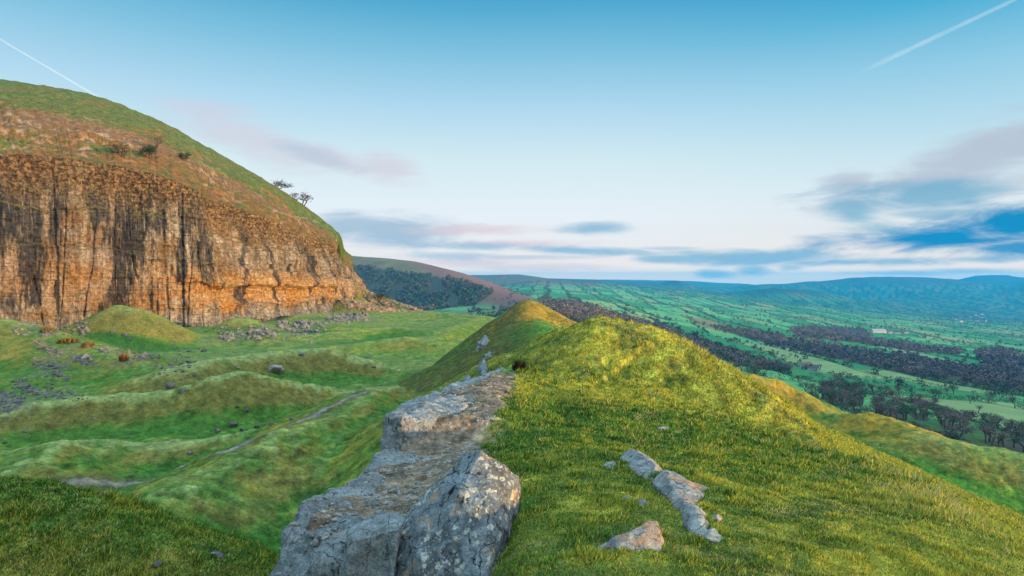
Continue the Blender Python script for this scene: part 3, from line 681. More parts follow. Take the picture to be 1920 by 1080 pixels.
L = [(-1.96, 5.45, -2.13), (-2.02, 6.4, -2.28), (-2.0, 7.4, -2.46), (-1.7, 8.4, -2.56), (-.8, 8.4, -2.78), (-.75, 5.5, -2.4), (-1.30, 4.85, -2.05), (-1.42, 5.1, -2.08),
     (-2.12, 4.9, -2.7), (-2.2, 4.6, -3.6), (-1.25, 4.5, -3.6), (-2.2, 8.2, -3.8), (-.8, 5.2, -3.6), (-.8, 8, -3.8)]
o = hull_rock('rock_ledge', L, .022, M_LEDGE, .08, .016, .02); tag(o, 'big pale grey front ledge with smooth face falling to the grass at the bottom edge', 'rock ledge', LG)
L = [P(648, 985, 4.9), P(735, 965, 4.9), P(745, 990, 4.4), P(655, 1010, 4.45), (-1.2, 5.4, -2.05), (-.75, 5.4, -2.1), (-1.35, 4.35, -3.2), (-.8, 4.2, -3.2), (-1.3, 5.4, -3.2), (-.7, 5.4, -3.2)]
o = hull_rock('rock_ledge', L, .018, M_LEDGE, .05, .012); tag(o, 'low rough grey rock wedged between the front ledge and the lichened boulder', 'rock ledge', LG)
L = [P(682, 876, 8.4), P(695, 870, 8.9), P(718, 842, 10.3), P(840, 840, 10.4), P(815, 884, 8.3), (-2.1, 8.3, -2.8), (-2.25, 10.3, -3.9), (-2.1, 8.3, -3.9), (-.9, 10.3, -3.9), (-.9, 8.2, -3.9)]
o = hull_rock('rock_ledge', L, .025, M_LEDGE, .05, .015); tag(o, 'flat low shelf of rock just in front of the square-cut block', 'rock ledge', LG)
L = [P(715, 776, 10.5), P(760, 782, 10.35), P(812, 787, 10.5), (-.95, 12.2, -2.55), (-.8, 14, -2.72), (-.9, 15.6, -2.86), (-1.7, 15.6, -2.9), (-2.3, 14.4, -2.85), (-2.3, 12.4, -2.62),
     (-2.26, 10.35, -3.9), (-1.25, 10.3, -3.9), (-2.6, 15, -4.2), (-.8, 15, -4.2)]
o = hull_rock('rock_ledge', L, .03, M_LEDGE, .07, .018, .03); tag(o, 'square-cut grey block with an upright striped face halfway along the ledge', 'rock ledge', LG)
L = [P(770, 748, 14.8), P(800, 740, 15.6), P(855, 716, 18), P(905, 700, 20.3), P(952, 688, 22.5), P(945, 702, 21), P(915, 722, 18.6), P(880, 752, 15), (-2.4, 15, -4.4), (-1, 20, -4.6), (0, 22.6, -4.6), (-.6, 15, -4.2)]
o = hull_rock('rock_ledge', L, .04, M_LEDGE, .09, .03); tag(o, 'long flat grey ledge running away towards the second peak', 'rock ledge', LG)
# lichened boulder
L = [(-.25, 4.9, -1.36), (-.03, 4.8, -1.44), (.09, 5.0, -1.60), (-.40, 5.05, -1.44), (-.60, 5.0, -1.62), (-.83, 4.6, -1.86), (-.84, 4.45, -2.0), (-.16, 4.1, -1.95), (-.50, 4.15, -1.98), (-.66, 4.35, -1.90), (-.36, 4.55, -1.56),
     (-.16, 4.62, -1.50), (-.8, 5, -2.7), (.1, 5.2, -2.5), (-.1, 4.1, -2.7), (-.75, 4.05, -2.7)]
o = hull_rock('boulder', L, .011, M_BOULD, .040, .010, .012); tag(o, 'large tilted grey boulder spotted with white and orange lichen beside the ledge', 'boulder')
def ground_rock(name, poly, tops, label, mat=M_PINK, vox=.012, cat='rock', group=None, big=.03):
    pts = []
    for q in poly: x, y, z = hit(*q); pts.append((x, y, z-.12)); pts.append((x, y, z+.01))
    for (px, py, hh) in tops: x, y, z = hit(px, py); pts.append((x, y, z+hh))
    return tag(hull_rock(name, pts, vox, mat, big, .008), label, cat, group)
TG = 'rocks breaking through the foreground turf'
ground_rock('rock', [(1160, 862), (1180, 845), (1225, 866), (1245, 884), (1225, 905), (1195, 893)], [(1180, 858, .13), (1205, 872, .12), (1230, 888, .10)], 'grey upper end of the long rock rib in the foreground turf', group=TG)
ground_rock('rock', [(1222, 905), (1238, 884), (1290, 902), (1332, 916), (1318, 938), (1290, 962), (1262, 952), (1250, 925)], [(1250, 908, .13), (1285, 918, .12), (1275, 944, .06)], 'broad rock with pinkish lower face in the middle of the rock rib', group=TG)
ground_rock('rock', [(1278, 960), (1300, 952), (1326, 968), (1334, 996), (1326, 1014), (1296, 1000), (1282, 985)], [(1292, 968, .08), (1312, 978, .08)], 'small blue grey rock at the lower end of the rock rib', group=TG)
ground_rock('rock', [(1326, 972), (1346, 962), (1360, 972), (1350, 985)], [(1345, 974, .05)], 'tiny dark angular stone tucked beside the lower end of the rib', group=TG, vox=.009)
ground_rock('rock', [(1328, 985), (1348, 990), (1362, 1012), (1342, 1018), (1318, 1012)], [(1338, 1002, .05)], 'pinkish wedge of rock just below the lower end of the rib', group=TG, vox=.009)
ground_rock('rock', [(1118, 1028), (1160, 1015), (1215, 998), (1240, 1000), (1246, 1022), (1238, 1036), (1180, 1034)], [(1150, 1024, .05), (1205, 1008, .11), (1234, 1008, .13)], 'low wedge shaped rock sunk in moss at the near edge of the turf', group=TG)
ground_rock('rock', [(1130, 876), (1150, 864), (1164, 868), (1150, 882)], [(1148, 872, .05)], 'small pale stone left of the long rock rib', group=TG)
ground_rock('rock', [(1192, 942), (1206, 936), (1212, 946), (1200, 952)], [(1202, 943, .03)], 'pebble sized white stone in moss beside the rock rib', group=TG, vox=.008)
ground_rock('rock', [(1166, 936), (1178, 932), (1184, 940), (1174, 944)], [(1174, 938, .025)], 'pebble sized brownish stone in moss left of the white one', group=TG, vox=.008)
ground_rock('rock', [(1230, 802), (1252, 799), (1256, 805), (1238, 808)], [(1243, 803, .05)], 'flat pale stone alone in the shaded grass below the knoll', group=TG, vox=.02)
ground_rock('rock', [(895, 690), (908, 684), (916, 692), (912, 702), (900, 702)], [(906, 689, .34), (911, 691, .28)], 'stubby upright stone standing at the far end of the ledge', mat=M_LEDGE, vox=.03, big=.05)
for (a, b_, hh, w, l) in ((905, 645, .9, 14, 'craggy grey outcrop high on the dark flank of the second peak'), (914, 668, .6, 8, 'narrow grey outcrop on the dark flank just below the craggy one'), (876, 708, .4, 9, 'pale outcrop at the foot of the dark flank above the ledge')):
    x, y, z = hit(a, b_+w*.3); s = w/F*y
    pts = [(x+dx*s, y+dy*s, z+dz*s) for dx, dy, dz in ((-1, -.7, -1), (-.8, .8, .5), (-.3, -.8, .6), (.2, .9, 1.5), (.6, -.5, .9), (1.1, .6, 1.1), (1, -.8, -.8), (0, -1, -1.2), (0, 1, -1))]
    tag(hull_rock('outcrop', pts, .06, M_LEDGE, .14, .04), l, 'outcrop', 'outcrops on the flank of the second peak')

# loose stones: a few shapes, copied
def stone_mesh(name, seed, mat, sub=3):
    bm = bmesh.new(); bmesh.ops.create_icosphere(bm, subdivisions=sub, radius=1)
    r_ = np.random.default_rng(seed); nn = r_.normal(size=(11, 3)); nn /= np.linalg.norm(nn, axis=1)[:, None]; dd = r_.uniform(.55, .95, 11)
    v = np.array([q.co[:] for q in bm.verts]); dot = v@nn.T; rad = np.min(np.where(dot > .05, dd/np.maximum(dot, .05), 9), 1); rad = np.minimum(rad, 1.15)
    rad += .05*fbm(v[:, 0]*3+seed, v[:, 1]*3, v[:, 2]*3, o=2); v = v*rad[:, None]*np.array([1, r_.uniform(.65, .95), r_.uniform(.5, .8)])
    for q, c in zip(bm.verts, v): q.co = c
    me = bpy.data.meshes.new(name); bm.to_mesh(me); bm.free(); me.materials.append(mat)
    return me
STM = [stone_mesh('stone', i, M_RUBBLE) for i in range(7)]; BLM = [stone_mesh('stone', 20+i, M_ROCK) for i in range(4)]
def stone(px, py, w, label, group=None, meshes=STM, name='stone', cat='stone', sink=.25, x=None):
    X, Y, Z = hit(px, py) if x is None else x
    s = w/F*Y*.5; o = bpy.data.objects.new(name, random.choice(meshes)); COL.objects.link(o)
    o.scale = (s, s*random.uniform(.8, 1.1), s*random.uniform(.8, 1.15)); o.rotation_euler = (random.uniform(-.3, .3), random.uniform(-.3, .3), random.uniform(0, 6.28))
    o.location = (X, Y+s*.5, Z+s*(.55-sink)); return tag(o, label, cat, group)
stone(514, 700, 30, 'rounded pale grey boulder standing out on the dark mid mound', meshes=BLM, name='boulder', cat='boulder', sink=.05)
SING = [(566, 668, 14, 'white stone on the shoulder right of the rounded boulder'), (380, 660, 12, 'upright white stone at the top of the grassy dip left of the mid mound'), (355, 682, 15, 'long slanting pale stone below the green cone mound'),
 (211, 624, 10, 'small grey stone on the face of the green cone mound'), (233, 632, 12, 'wider grey stone low on the face of the green cone mound'), (244, 640, 9, 'dark stone lowest on the face of the green cone mound'),
 (316, 729, 22, 'flat pale slab on the crest of the long dark mound'), (338, 736, 16, 'greyish slab just right of the flat pale slab'), (445, 766, 10, 'white stone in the brown patch of the long dark mound'), (460, 772, 10, 'white stone right of the brown patch on the long dark mound'),
 (352, 772, 7, 'lone small white stone on the left of the brown patch'), (8, 832, 9, 'small white stone at the left edge of the photo above the bright bank'), (46, 812, 9, 'dark grey stone up the slope from the white stone at the left edge'), (173, 787, 7, 'tiny pale stone in the middle of the long dark slope'),
 (436, 801, 20, 'pale broken slab above the footpath'), (406, 811, 15, 'white slab at the top end of the low bank by the footpath'), (453, 808, 10, 'small stone between the broken slab and the footpath'), (480, 803, 14, 'greenish flat stone beside the footpath'), (507, 797, 12, 'cream coloured stone nearest the bend of the footpath'),
 (355, 853, 13, 'bluish stone on the bank just above the footpath'), (185, 932, 9, 'round dark red brown stone in the grass below the footpath'), (545, 787, 9, 'small pale stone on the far side of the footpath'), (445, 692, 9, 'grey stone on the low crest before the mid mound'),
 (690, 672, 8, 'small white stone on the dark mound left of the second peak'), (700, 690, 8, 'second small white stone at the foot of that dark mound'), (870, 690, 7, 'small white stone on the dark flank of the second peak'), (818, 577, 9, 'cream upright stone at the far end of the plateau'), (380, 945, 6, 'tiny white stone in the green hollow below the footpath'), (290, 1066, 20, 'dark mossy stone low on the nearest mound'),
 (404, 1046, 22, 'blue grey rock at the right tip of the nearest mound')]
for a, b_, w, l in SING: stone(a, b_, w, l)
RUB = [('grey limestone block in the row of rubble under the cliff', 'rubble blocks at the foot of the cliff', (405, 612), (620, 636), 70, 6, 15),
       ('small stone in rubble between the cone mound and mid mound', 'stones below the cone mound', (180, 300), (655, 690), 34, 4, 9),
       ('dark angular block in the heap below the cliff end', 'blocks in the heap at the cliff end', (618, 590), (690, 604), 26, 5, 12),
       ('pale angular stone on the rough slope at far left', 'stones on the rough left slope', (60, 650), (185, 740), 60, 4, 10)]
LINES = {0: [((408, 630), (500, 622), 5), ((480, 628), (610, 616), 6), ((520, 612), (610, 606), 3)], 2: [((616, 600), (662, 594), 4), ((650, 600), (692, 592), 3)],
         3: [((67, 645), (111, 666), 4), ((137, 671), (174, 682), 4), ((70, 680), (118, 710), 8), ((55, 732), (148, 747), 7), ((30, 720), (60, 735), 5)], 1: [((190, 655), (260, 668), 5), ((245, 668), (300, 672), 4), ((270, 690), (360, 700), 8), ((335, 645), (350, 700), 8)]}
def online(k, sp=1.):
    a, b_, sd_ = random.choice(LINES[k]); t = random.random(); return a[0]+(b_[0]-a[0])*t+random.gauss(0, sd_*1.5), a[1]+(b_[1]-a[1])*t+random.gauss(0, sd_)*sp
for k_ in (0, 1, 2, 3):
    lab, grp, _, _, n, a, b_ = RUB[k_]
    for i in range(n):
        px_, py_ = online(k_); w_ = a+(b_-a)*random.random()**2.2; L_ = LINES[k_]; x0_, x1_ = min(l[0][0] for l in L_), max(l[1][0] for l in L_)
        t_ = (px_-x0_)/(x1_-x0_); big_ = w_ > a+(b_-a)*.45
        lab2 = (('big ' if big_ else '')+lab).replace('small stone', 'stone' if big_ else 'small stone')+(', towards its left end' if t_ < .33 else ', near its middle' if t_ < .67 else ', towards its right end')
        stone(px_, py_, w_, lab2.replace('big stone', 'larger stone'), grp)

# scree and pebbles: more pieces than anyone could count
def scatter_rocks(name, px, py, w, mat, seed, pts=None, label=None):
    r_ = np.random.default_rng(seed); V = []; Fc = []; off = 0
    protos = []
    for s in range(5):
        bm = bmesh.new(); bmesh.ops.create_icosphere(bm, subdivisions=1, radius=1); v = np.array([q.co[:] for q in bm.verts]); v += r_.normal(size=v.shape)*.17; v *= [1, r_.uniform(.7, 1), r_.uniform(.45, .8)]
        protos.append((v, np.array([[q.index for q in f.verts] for f in bm.faces]))); bm.free()
    for i in range(len(pts)):
        v, f = protos[i % 5]; a = r_.uniform(0, 6.28); R = np.array([[cos(a), -sin(a), 0], [sin(a), cos(a), 0], [0, 0, 1]])
        V.append((v*w[i]*r_.uniform(.7, 1.2, 3))@R.T+pts[i]); Fc.append(f+off); off += len(v)
    o = mesh_np(name, np.vstack(V), np.vstack(Fc), mat, smooth=False); return tag(o, kind='stuff')
def scree_points(x0, x1, y0, y1, n, seed, shape=None):
    r_ = np.random.default_rng(seed); X = []; 
    # march many rays at once on a coarse table of depths
    px = r_.uniform(x0, x1, n); py = r_.uniform(y0, y1, n)
    if shape is not None: k = inpoly(px, py, shape); px, py = px[k], py[k]
    Y = np.geomspace(8, 420, 260); XX = (px[:, None]-960)/F*Y[None]; ZZ = -(py[:, None]-HZ)/F*Y[None]
    hh = H(XX.ravel(), np.broadcast_to(Y, XX.shape).ravel(), False).reshape(XX.shape)
    k = np.argmax(hh > ZZ, 1); i = np.arange(len(px)); k0 = np.maximum(k-1, 0)
    d0 = ZZ[i, k0]-hh[i, k0]; d1 = hh[i, k]-ZZ[i, k]; t = np.clip(d0/(d0+d1+1e-9), 0, 1); y = Y[k0]+(Y[k]-Y[k0])*t; x = (px-960)/F*y
    z = H(x, y, False); ok_ = (k > 3) & (y > 12); return np.stack([x, y, z], 1)[ok_]
p1 = scree_points(640, 800, 520, 586, 2600, 5, [(655, 505), (690, 545), (740, 563), (800, 578), (800, 586), (700, 586), (640, 575)])
p1 = p1[p1[:, 1] < 300]
scatter_rocks('scree', 0, 0, rng.uniform(.25, .6, len(p1))**1.0*np.where(rng.random(len(p1)) < .06, 2.3, 1), M_TALUS, 3, p1)
def scree_line(k, n, sp=1.4):
    q = np.array([online(k, sp) for _ in range(n)]); Y = np.geomspace(12, 320, 420); XX = (q[:, :1]-960)/F*Y[None]; ZZ = -(q[:, 1:]-HZ)/F*Y[None]
    hh = H(XX.ravel(), np.broadcast_to(Y, XX.shape).ravel(), False).reshape(XX.shape); k_ = np.argmax(hh > ZZ, 1); ok_ = k_ > 3
    y = Y[k_][ok_]; x = (q[ok_, 0]-960)/F*y; return np.stack([x, y, H(x, y, False)], 1)
p2 = scree_points(-30, 75, 728, 775, 700, 6, [(-30, 730), (25, 733), (48, 750), (35, 765), (0, 776), (-30, 776)])
p2 = np.vstack([p2, scree_line(0, 420), scree_line(2, 160), scree_line(3, 420, 1.), scree_line(1, 160), scree_points(20, 170, 604, 630, 160, 10)])
scatter_rocks('rubble', 0, 0, (.0012+.0035*rng.random(len(p2))**2.5)*p2[:, 1]*np.where(rng.random(len(p2)) < .1, 1.8, 1), M_RUBBLE, 4, p2)
# stones strewn on the ledges
lx = rng.uniform(-2.05, -.2, 3200); ly = 5.1+13*rng.random(3200)**1.5
_dg = bpy.context.evaluated_depsgraph_get(); _dg.update(); P7 = []
for a, b_ in zip(lx, ly):
    okk, loc, *_ = S.ray_cast(_dg, Vector((a, b_, 0)), Vector((0, 0, -1)))
    if okk and loc.z > -3.4: P7.append(loc[:])
P7 = np.array(P7); scatter_rocks('gravel', 0, 0, (.008+.035*rng.random(len(P7))**3), M_PINK, 5, P7)
# ---------------------------------------------------------------- trees, woods and hedges
def mat_leafy(name, rough=.9):
    m, h, b, o = material(name); h[2](attr(h, 'Col').outputs['Color'], b.inputs['Base Color']); return m
def mat_flat(name, col, var=.3, scale=6):
    m, h, b, o = material(name); N, L, lk, math_, mix, ramp, noise, mapping, rng_ = h
    tc = N.new('ShaderNodeTexCoord').outputs['Object']; n = noise(tc, scale, 4, .6)
    lk(mix(1., col, ramp(n, [(.3, 1-var), (.7, 1+var)]), 'MULTIPLY'), b.inputs['Base Color']); return m
M_FOL = mat_leafy('winter_twigs'); M_BARK = mat_flat('bark', (.07, .055, .045))
TINT = np.array([(.050, .042, .036), (.070, .052, .046), (.034, .046, .028), (.030, .050, .024), (.085, .062, .045), (.045, .040, .040)])*np.array([2.1, 2.1, 2.4])
def slivers(cent, size, r_, thin=.35):
    """one small triangle at each centre, any direction"""
    n = len(cent); a = r_.normal(size=(n, 3)); a /= np.linalg.norm(a, axis=1)[:, None]; b = r_.normal(size=(n, 3)); b = np.cross(a, b); b /= np.linalg.norm(b, axis=1)[:, None]
    s = np.asarray(size)[:, None]; v = np.stack([cent-a*s*.5, cent+a*s*.5, cent+b*s*thin], 1).reshape(-1, 3)
    return v, np.arange(3*n).reshape(-1, 3)
def limb(p, q, r0, r1, k=5):
    p, q = np.array(p, float), np.array(q, float); d = q-p; d /= np.linalg.norm(d)+1e-9; u = np.cross(d, [.3, .9, .2]); u /= np.linalg.norm(u); w = np.cross(d, u)
    a = np.arange(k)/k*2*pi; ring = np.cos(a)[:, None]*u+np.sin(a)[:, None]*w
    v = np.vstack([p+ring*r0, q+ring*r1]); f = np.array([[i, (i+1) % k, k+(i+1) % k, k+i] for i in range(k)]); return v, f
def join(parts):
    V, Fc, o = [], [], 0
    for v, f in parts: V.append(v); Fc.append(f+o); o += len(v)
    return np.vstack(V), np.vstack(Fc)
def tree_parts(seed, bush=False, nsl=420, spread=.42, wind=0.):
    """unit-high bare tree: trunk with limbs, and a crown of twigs round the limb ends"""
    r_ = np.random.default_rng(seed); L_ = []; tips = []
    def grow(p, d, ln, r, lev):
        q = p+d*ln; L_.append(limb(p, q, r, r*.68)); 
        if lev >= 2: tips.append(q)
        if lev == 4: return
        for i in range(3 if lev < 2 else 2):
            a = r_.normal(size=3)*(.62 if not bush else .8); a[2] = abs(a[2])*.35+.1; a[0] += wind*.35
            nd = d*.75+a; nd /= np.linalg.norm(nd); grow(q, nd, ln*r_.uniform(.62, .82), r*.6, lev+1)
    if bush:
        for i in range(5):
            a = r_.normal(size=3)*.6; a[2] = 1; a /= np.linalg.norm(a); grow(np.array([r_.normal()*.06, r_.normal()*.06, -.05]), a, .22, .022, 1)
    else: grow(np.array([0, 0, -.03]), np.array([.04*r_.normal()+wind*.1, .04*r_.normal(), 1.]), .27, .032, 0)
    tips = np.array(tips); k = r_.integers(0, len(tips), nsl); c = tips[k]+r_.normal(size=(nsl, 3))*[.075, .075, .06]
    top = c[:, 2].max(); sc = 1/top
    tv, tf = join(L_); cv, cf = slivers(c, r_.uniform(.05, .12, nsl), r_, .16 if not bush else .35)
    return tv*sc, tf, cv*sc, cf
def crown_cols(n, tint, r_): return np.repeat(tint*(1+.35*r_.normal(size=(n//3, 1))).clip(.4, 2), 3, 0)
PROTO = []
for i in range(9):
    bush = i >= 5; tv, tf, cv, cf = tree_parts(100+i, bush, 520 if not bush else 620); r_ = np.random.default_rng(i)
    t = bpy.data.meshes.new('trunk'); t.from_pydata([tuple(q) for q in tv], [], [tuple(int(w) for w in q) for q in tf]); t.materials.append(M_BARK)
    o = mesh_np('crown', cv, cf, M_FOL, smooth=False, cols=crown_cols(len(cv), TINT[i % 6], r_)); c = o.data; bpy.data.objects.remove(o)
    PROTO.append((t, c))
def tree(x, y, z, h_, label, group=None, proto=0, name='tree', cat='tree', wide=1., rz=None):
    e = empty(name, (x, y, z)); tag(e, label, cat, group); t, c = PROTO[proto]; e.scale = (h_*wide, h_*wide, h_); e.rotation_euler = (0, 0, random.uniform(0, 6.28) if rz is None else rz)
    for n, me in (('trunk', t), ('crown', c)):
        o = bpy.data.objects.new(n, me); COL.objects.link(o); o.parent = e
    return e
# candidate places for trees in the valley, about evenly spread as seen from the ridge
n = 900000
cpx = rng.uniform(640, 2150, n); cY = np.exp(rng.uniform(math.log(170), math.log(6500), n)); cx = (cpx-960)/F*cY
cz = H(cx, cY, False); PX, PY = proj(cx, cY, cz)
def thin(mask, cell):
    i = np.nonzero(mask)[0]; s = cell[i] if np.ndim(cell) else np.full(len(i), float(cell))
    lev = np.round(np.log2(s)*2); s = 2**(lev/2); key = np.stack([lev, np.floor(cx[i]/s), np.floor(cY[i]/s)], 1)
    _, k = np.unique(key, axis=0, return_index=True); return i[k]
dH, fid, cross = field_grid(cx, cY)
inw = np.zeros(n, bool)
wid = np.full(n, -1)
for iw, w in enumerate(WOODS):
    k_ = inpoly(PX, PY, w); inw |= k_; wid[k_] = iw
WN = ['the brown wood directly behind the sunlit knoll', 'the long dark wood across the valley', 'the narrow far wood near the pale shed', 'the small wood below the pale shed', 'the wood at the far right edge', 'the dark thicket beyond the first golden mound',
      'the scrub just above the second golden mound', 'the loose trees right of the scrub', 'the loose trees right of the scrub', 'the copse at the right edge beyond the hillside']
TALL = {}
valley = (cz < -30) & (cpx > 880)
gapn = pn(cx/28, cY/28)
hedge = valley & ~inw & (dH < np.maximum(1.3, cY*.0012)) & (gapn > -.12) & (cY > 230)
hi = thin(hedge, np.maximum(4.5, cY*.0075))
lone = valley & ~inw & (rng.random(n) < .0012) & (cY > 260); li = thin(lone, np.maximum(38., cY*.045))
wi = thin(inw & (cY > 170) & (cz < -25) & (pn(cx/38, cY/60) > -.28), np.maximum(7.0, cY*.0115))
h1 = inpoly(PX, PY, H1WOOD) & (cY > 1150) & (cY < 2500); h1 &= (pn(cx/60, cY/90) > -.25)
h1i = thin(h1, 13.)
hh = np.concatenate([rng.uniform(2.2, 4.2, len(hi))*np.where(rng.random(len(hi)) < .14, 2.2, 1), rng.uniform(4, 9, len(li)), rng.uniform(5, 9.5, len(wi)), rng.uniform(7, 12, len(h1i))])
hh[:len(hi)] *= 1+.25*ss(600, 3000, cY[hi])
idx = np.concatenate([hi, li, wi, h1i]); knd = np.concatenate([np.zeros(len(hi)), np.ones(len(li)), np.full(len(wi), 2), np.full(len(h1i), 3)])
app = hh/cY[idx]; onscr = (PX[idx] > -20) & (PX[idx] < 1945)
# keep those the ridge hides out of the individual ones
SIL = [(1380, 700), (1450, 712), (1500, 735), (1550, 768), (1620, 775), (1680, 790), (1725, 815), (1800, 830), (1920, 850), (1960, 860)]
silY = np.interp(PX[idx], [q[0] for q in SIL], [q[1] for q in SIL]); vis = onscr & (PY[idx]-hh/cY[idx]*F < silY) & (knd != 3)
order = np.argsort(-np.where(vis, app, -1)); ind = order[:290]; isind = np.zeros(len(idx), bool); isind[ind] = vis[ind]
print('trees', len(idx), 'individual', isind.sum(), len(hi), len(wi), len(h1i))
LABS = {0: ('bush in the hedgerows crossing the green valley fields', 'hedgerow bushes in the valley'), 1: ('lone tree standing out in a green valley field', 'lone field trees in the valley'), 2: ('bare winter tree in the dark woods below the ridge', 'trees at the edge of the valley woods')}
for j in np.nonzero(isind)[0]:
    k = int(knd[j]); i = idx[j]; h_ = hh[j]; p = random.randint(0, 4) if h_ > 5 else random.randint(5, 8)
    if k == 0 and h_ > 5: lab, grp = 'taller bare tree growing out of a hedgerow '+('close below the ridge' if cY[i] < 480 else 'right of the farmhouse' if PX[i] > 1600 else 'near the red roofed farmhouse' if PX[i] > 1420 else 'behind the sunlit knoll'), 'hedgerow trees in the valley'
    elif k == 2:
        q = int(wid[i]); tall = not TALL.get(q); TALL[q] = 1
        lab, grp = (('largest looking bare tree of ' if tall else 'tall bare tree among ' if h_ > 7.6 else 'low bare tree among ')+WN[q]), 'bare trees of the valley woods'
    else:
        lab, grp = LABS[k]
        lab += ', close below the ridge' if cY[i] < 480 else ', near the red roofed farmhouse' if abs(PX[i]-1512) < 90 and PY[i] < 740 else ', at the right of the valley' if PX[i] > 1720 else ', in mid valley'
    tree(cx[i], cY[i], cz[i], h_, lab, grp, p, 'bush' if (k == 0 and h_ <= 5) else 'tree', 'bush' if (k == 0 and h_ <= 5) else 'tree', wide=1.15 if h_ > 5 else 1.5)
def mass(name, sel, seed, per, tints):
    r_ = np.random.default_rng(seed); C, Sz, T = [], [], []
    for j in sel:
        i = idx[j]; h_ = hh[j]; m_ = int(per*np.clip(500/cY[i], .22, 1.3))+6
        w = h_*.48 if h_ > 5 else h_*.75
        q = r_.normal(size=(m_, 3)); q /= np.linalg.norm(q, axis=1)[:, None]; q *= r_.uniform(.35, 1, (m_, 1))**.5
        c = q*[w, w, h_*.42]+[cx[i], cY[i], cz[i]+h_*.52]; C.append(c); Sz.append(r_.uniform(.22, .5, m_)*h_*np.clip(cY[i]/900, .55, 1.25)); T.append(np.repeat(tints[r_.integers(0, len(tints))][None]*r_.uniform(.7, 1.3), m_, 0))
    C = np.vstack(C); v, f = slivers(C, np.concatenate(Sz), r_, .55); cols = np.repeat(np.vstack(T)*(1+.3*r_.normal(size=(len(C), 1))).clip(.4, 2), 3, 0)
    return tag(mesh_np(name, v, f, M_FOL, smooth=False, cols=cols), kind='stuff')
rest = ~isind
mass('hedgerows', np.nonzero(rest & (knd < 2))[0], 1, 42, TINT[[2, 3, 0]]*.8)
mass('woods', np.nonzero(rest & (knd == 2))[0], 2, 60, TINT[[0, 1, 4, 5, 1, 2]]*.95)
mass('hill_woods', np.nonzero(rest & (knd == 3))[0], 3, 60, TINT[[2, 3, 0, 2, 5]]*.75)

# single trees and bushes on the quarry hill
def on_hill(px, py, allow=3.0):
    v = HLV.reshape(-1, 3); a, b = proj(v[:, 0], v[:, 1], v[:, 2]); k = np.argmin((a-px)**2+(b-py)**2+v[:, 1]*.02); return v[k]
def hill_tree(px, py, hpx, label, seed, bush=False, tint=(.05, .06, .025), wide=1., wind=0., nsl=500, name='tree', cat='tree', on=None):
    p = on_hill(px, py) if on is None else on; h_ = hpx/F*p[1]; e = empty(name, tuple(p)); tag(e, label, cat)
    tv, tf, cv, cf = tree_parts(seed, bush, nsl, wind=wind); s = np.array([h_*wide, h_*wide, h_]); r_ = np.random.default_rng(seed)
    mesh_np('trunk', tv*s, tf, M_BARK, e, smooth=False); mesh_np('crown', cv*s, cf, M_FOL, e, smooth=False, cols=crown_cols(len(cv), np.array(tint), r_)); return e
hill_tree(528, 346, 17, 'wind-bent dark hawthorn with a flat crown on the skyline of the hill', 31, True, wide=1.5, wind=.8, tint=(.03, .035, .03), nsl=420, name='hawthorn_tree')
hill_tree(571, 382, 28, 'thin leafless tree on the skyline at the end of the hill', 32, True, tint=(.05, .04, .035), nsl=150, wide=.9)
hill_tree(556, 362, 12, 'small scrubby bush between the two skyline trees', 36, True, nsl=120, name='bush', cat='bush', tint=(.05, .04, .03))
hill_tree(280, 296, 26, 'upright dark evergreen bush at the top edge of the cliff', 33, True, tint=(.022, .045, .018), nsl=900, wide=.8, name='bush', cat='bush')
hill_tree(343, 301, 15, 'round dark evergreen bush on the slope right of the upright one', 34, True, tint=(.025, .045, .018), nsl=700, wide=1.1, name='bush', cat='bush')
hill_tree(293, 290, 44, 'pale leafless tree behind the upright evergreen bush', 35, tint=(.16, .10, .06), nsl=160)
hill_tree(225, 292, 26, 'low twiggy brown bush on the cliff edge', 37, True, tint=(.12, .08, .04), nsl=200, wide=1.5, name='bush', cat='bush')
hill_tree(715, 560, 13, 'small dark bush on top of the boulder slope', 38, True, tint=(.03, .04, .02), nsl=500, wide=1.4, name='bush', cat='bush', on=hit(716, 562))
def fern(px, py, w, h_, label, tint, n=420, name='fern_clump', cat='fern', dz=0.):
    x, y, z = hit(px, py); s = w/F*y; hh_ = h_/F*y; r_ = np.random.default_rng(int(px)); n = int(n*.6); a = r_.uniform(0, 6.28, n); rr = r_.uniform(0, .42, n)*s
    b0 = np.stack([x+np.cos(a)*rr, y+np.sin(a)*rr, np.full(n, z-.03)], 1); out_ = r_.uniform(.02, .28, n)*s; tip = b0+np.stack([np.cos(a)*out_, np.sin(a)*out_, hh_*r_.uniform(.25, 1, n)], 1)
    wd = np.stack([-np.sin(a), np.cos(a), a*0], 1)*s*.028; v = np.stack([b0-wd, b0+wd, tip], 1).reshape(-1, 3)
    cols = np.repeat(np.array(tint)*(1+.3*r_.normal(size=(n, 1))).clip(.4, 1.8), 3, 0)
    return tag(mesh_np(name, v, np.arange(3*n).reshape(-1, 3), M_FOL, smooth=False, cols=cols), label, cat)
fern(232, 676, 20, 17, 'small rust red clump of dead bracken standing alone below the cone mound', (.13, .05, .02))
fern(128, 642, 42, 12, 'wide rust brown patch of dead bracken left of the cone mound', (.15, .09, .035))
fern(165, 650, 28, 14, 'tawny clump of dead bracken just right of the wide patch', (.17, .10, .04))
fern(90, 622, 30, 14, 'faded brown clump of dead bracken at the foot of the cliff', (.17, .11, .05))
fern(974, 692, 30, 22, 'dark heather tussock overhanging the far end of the ledge', (.028, .024, .014), 900, 'heather_tussock', 'heather')
fern(1508, 812, 10, 7, 'little dark tussock at the foot of the sunlit knoll', (.02, .04, .015), 200, 'grass_tussock', 'tussock')

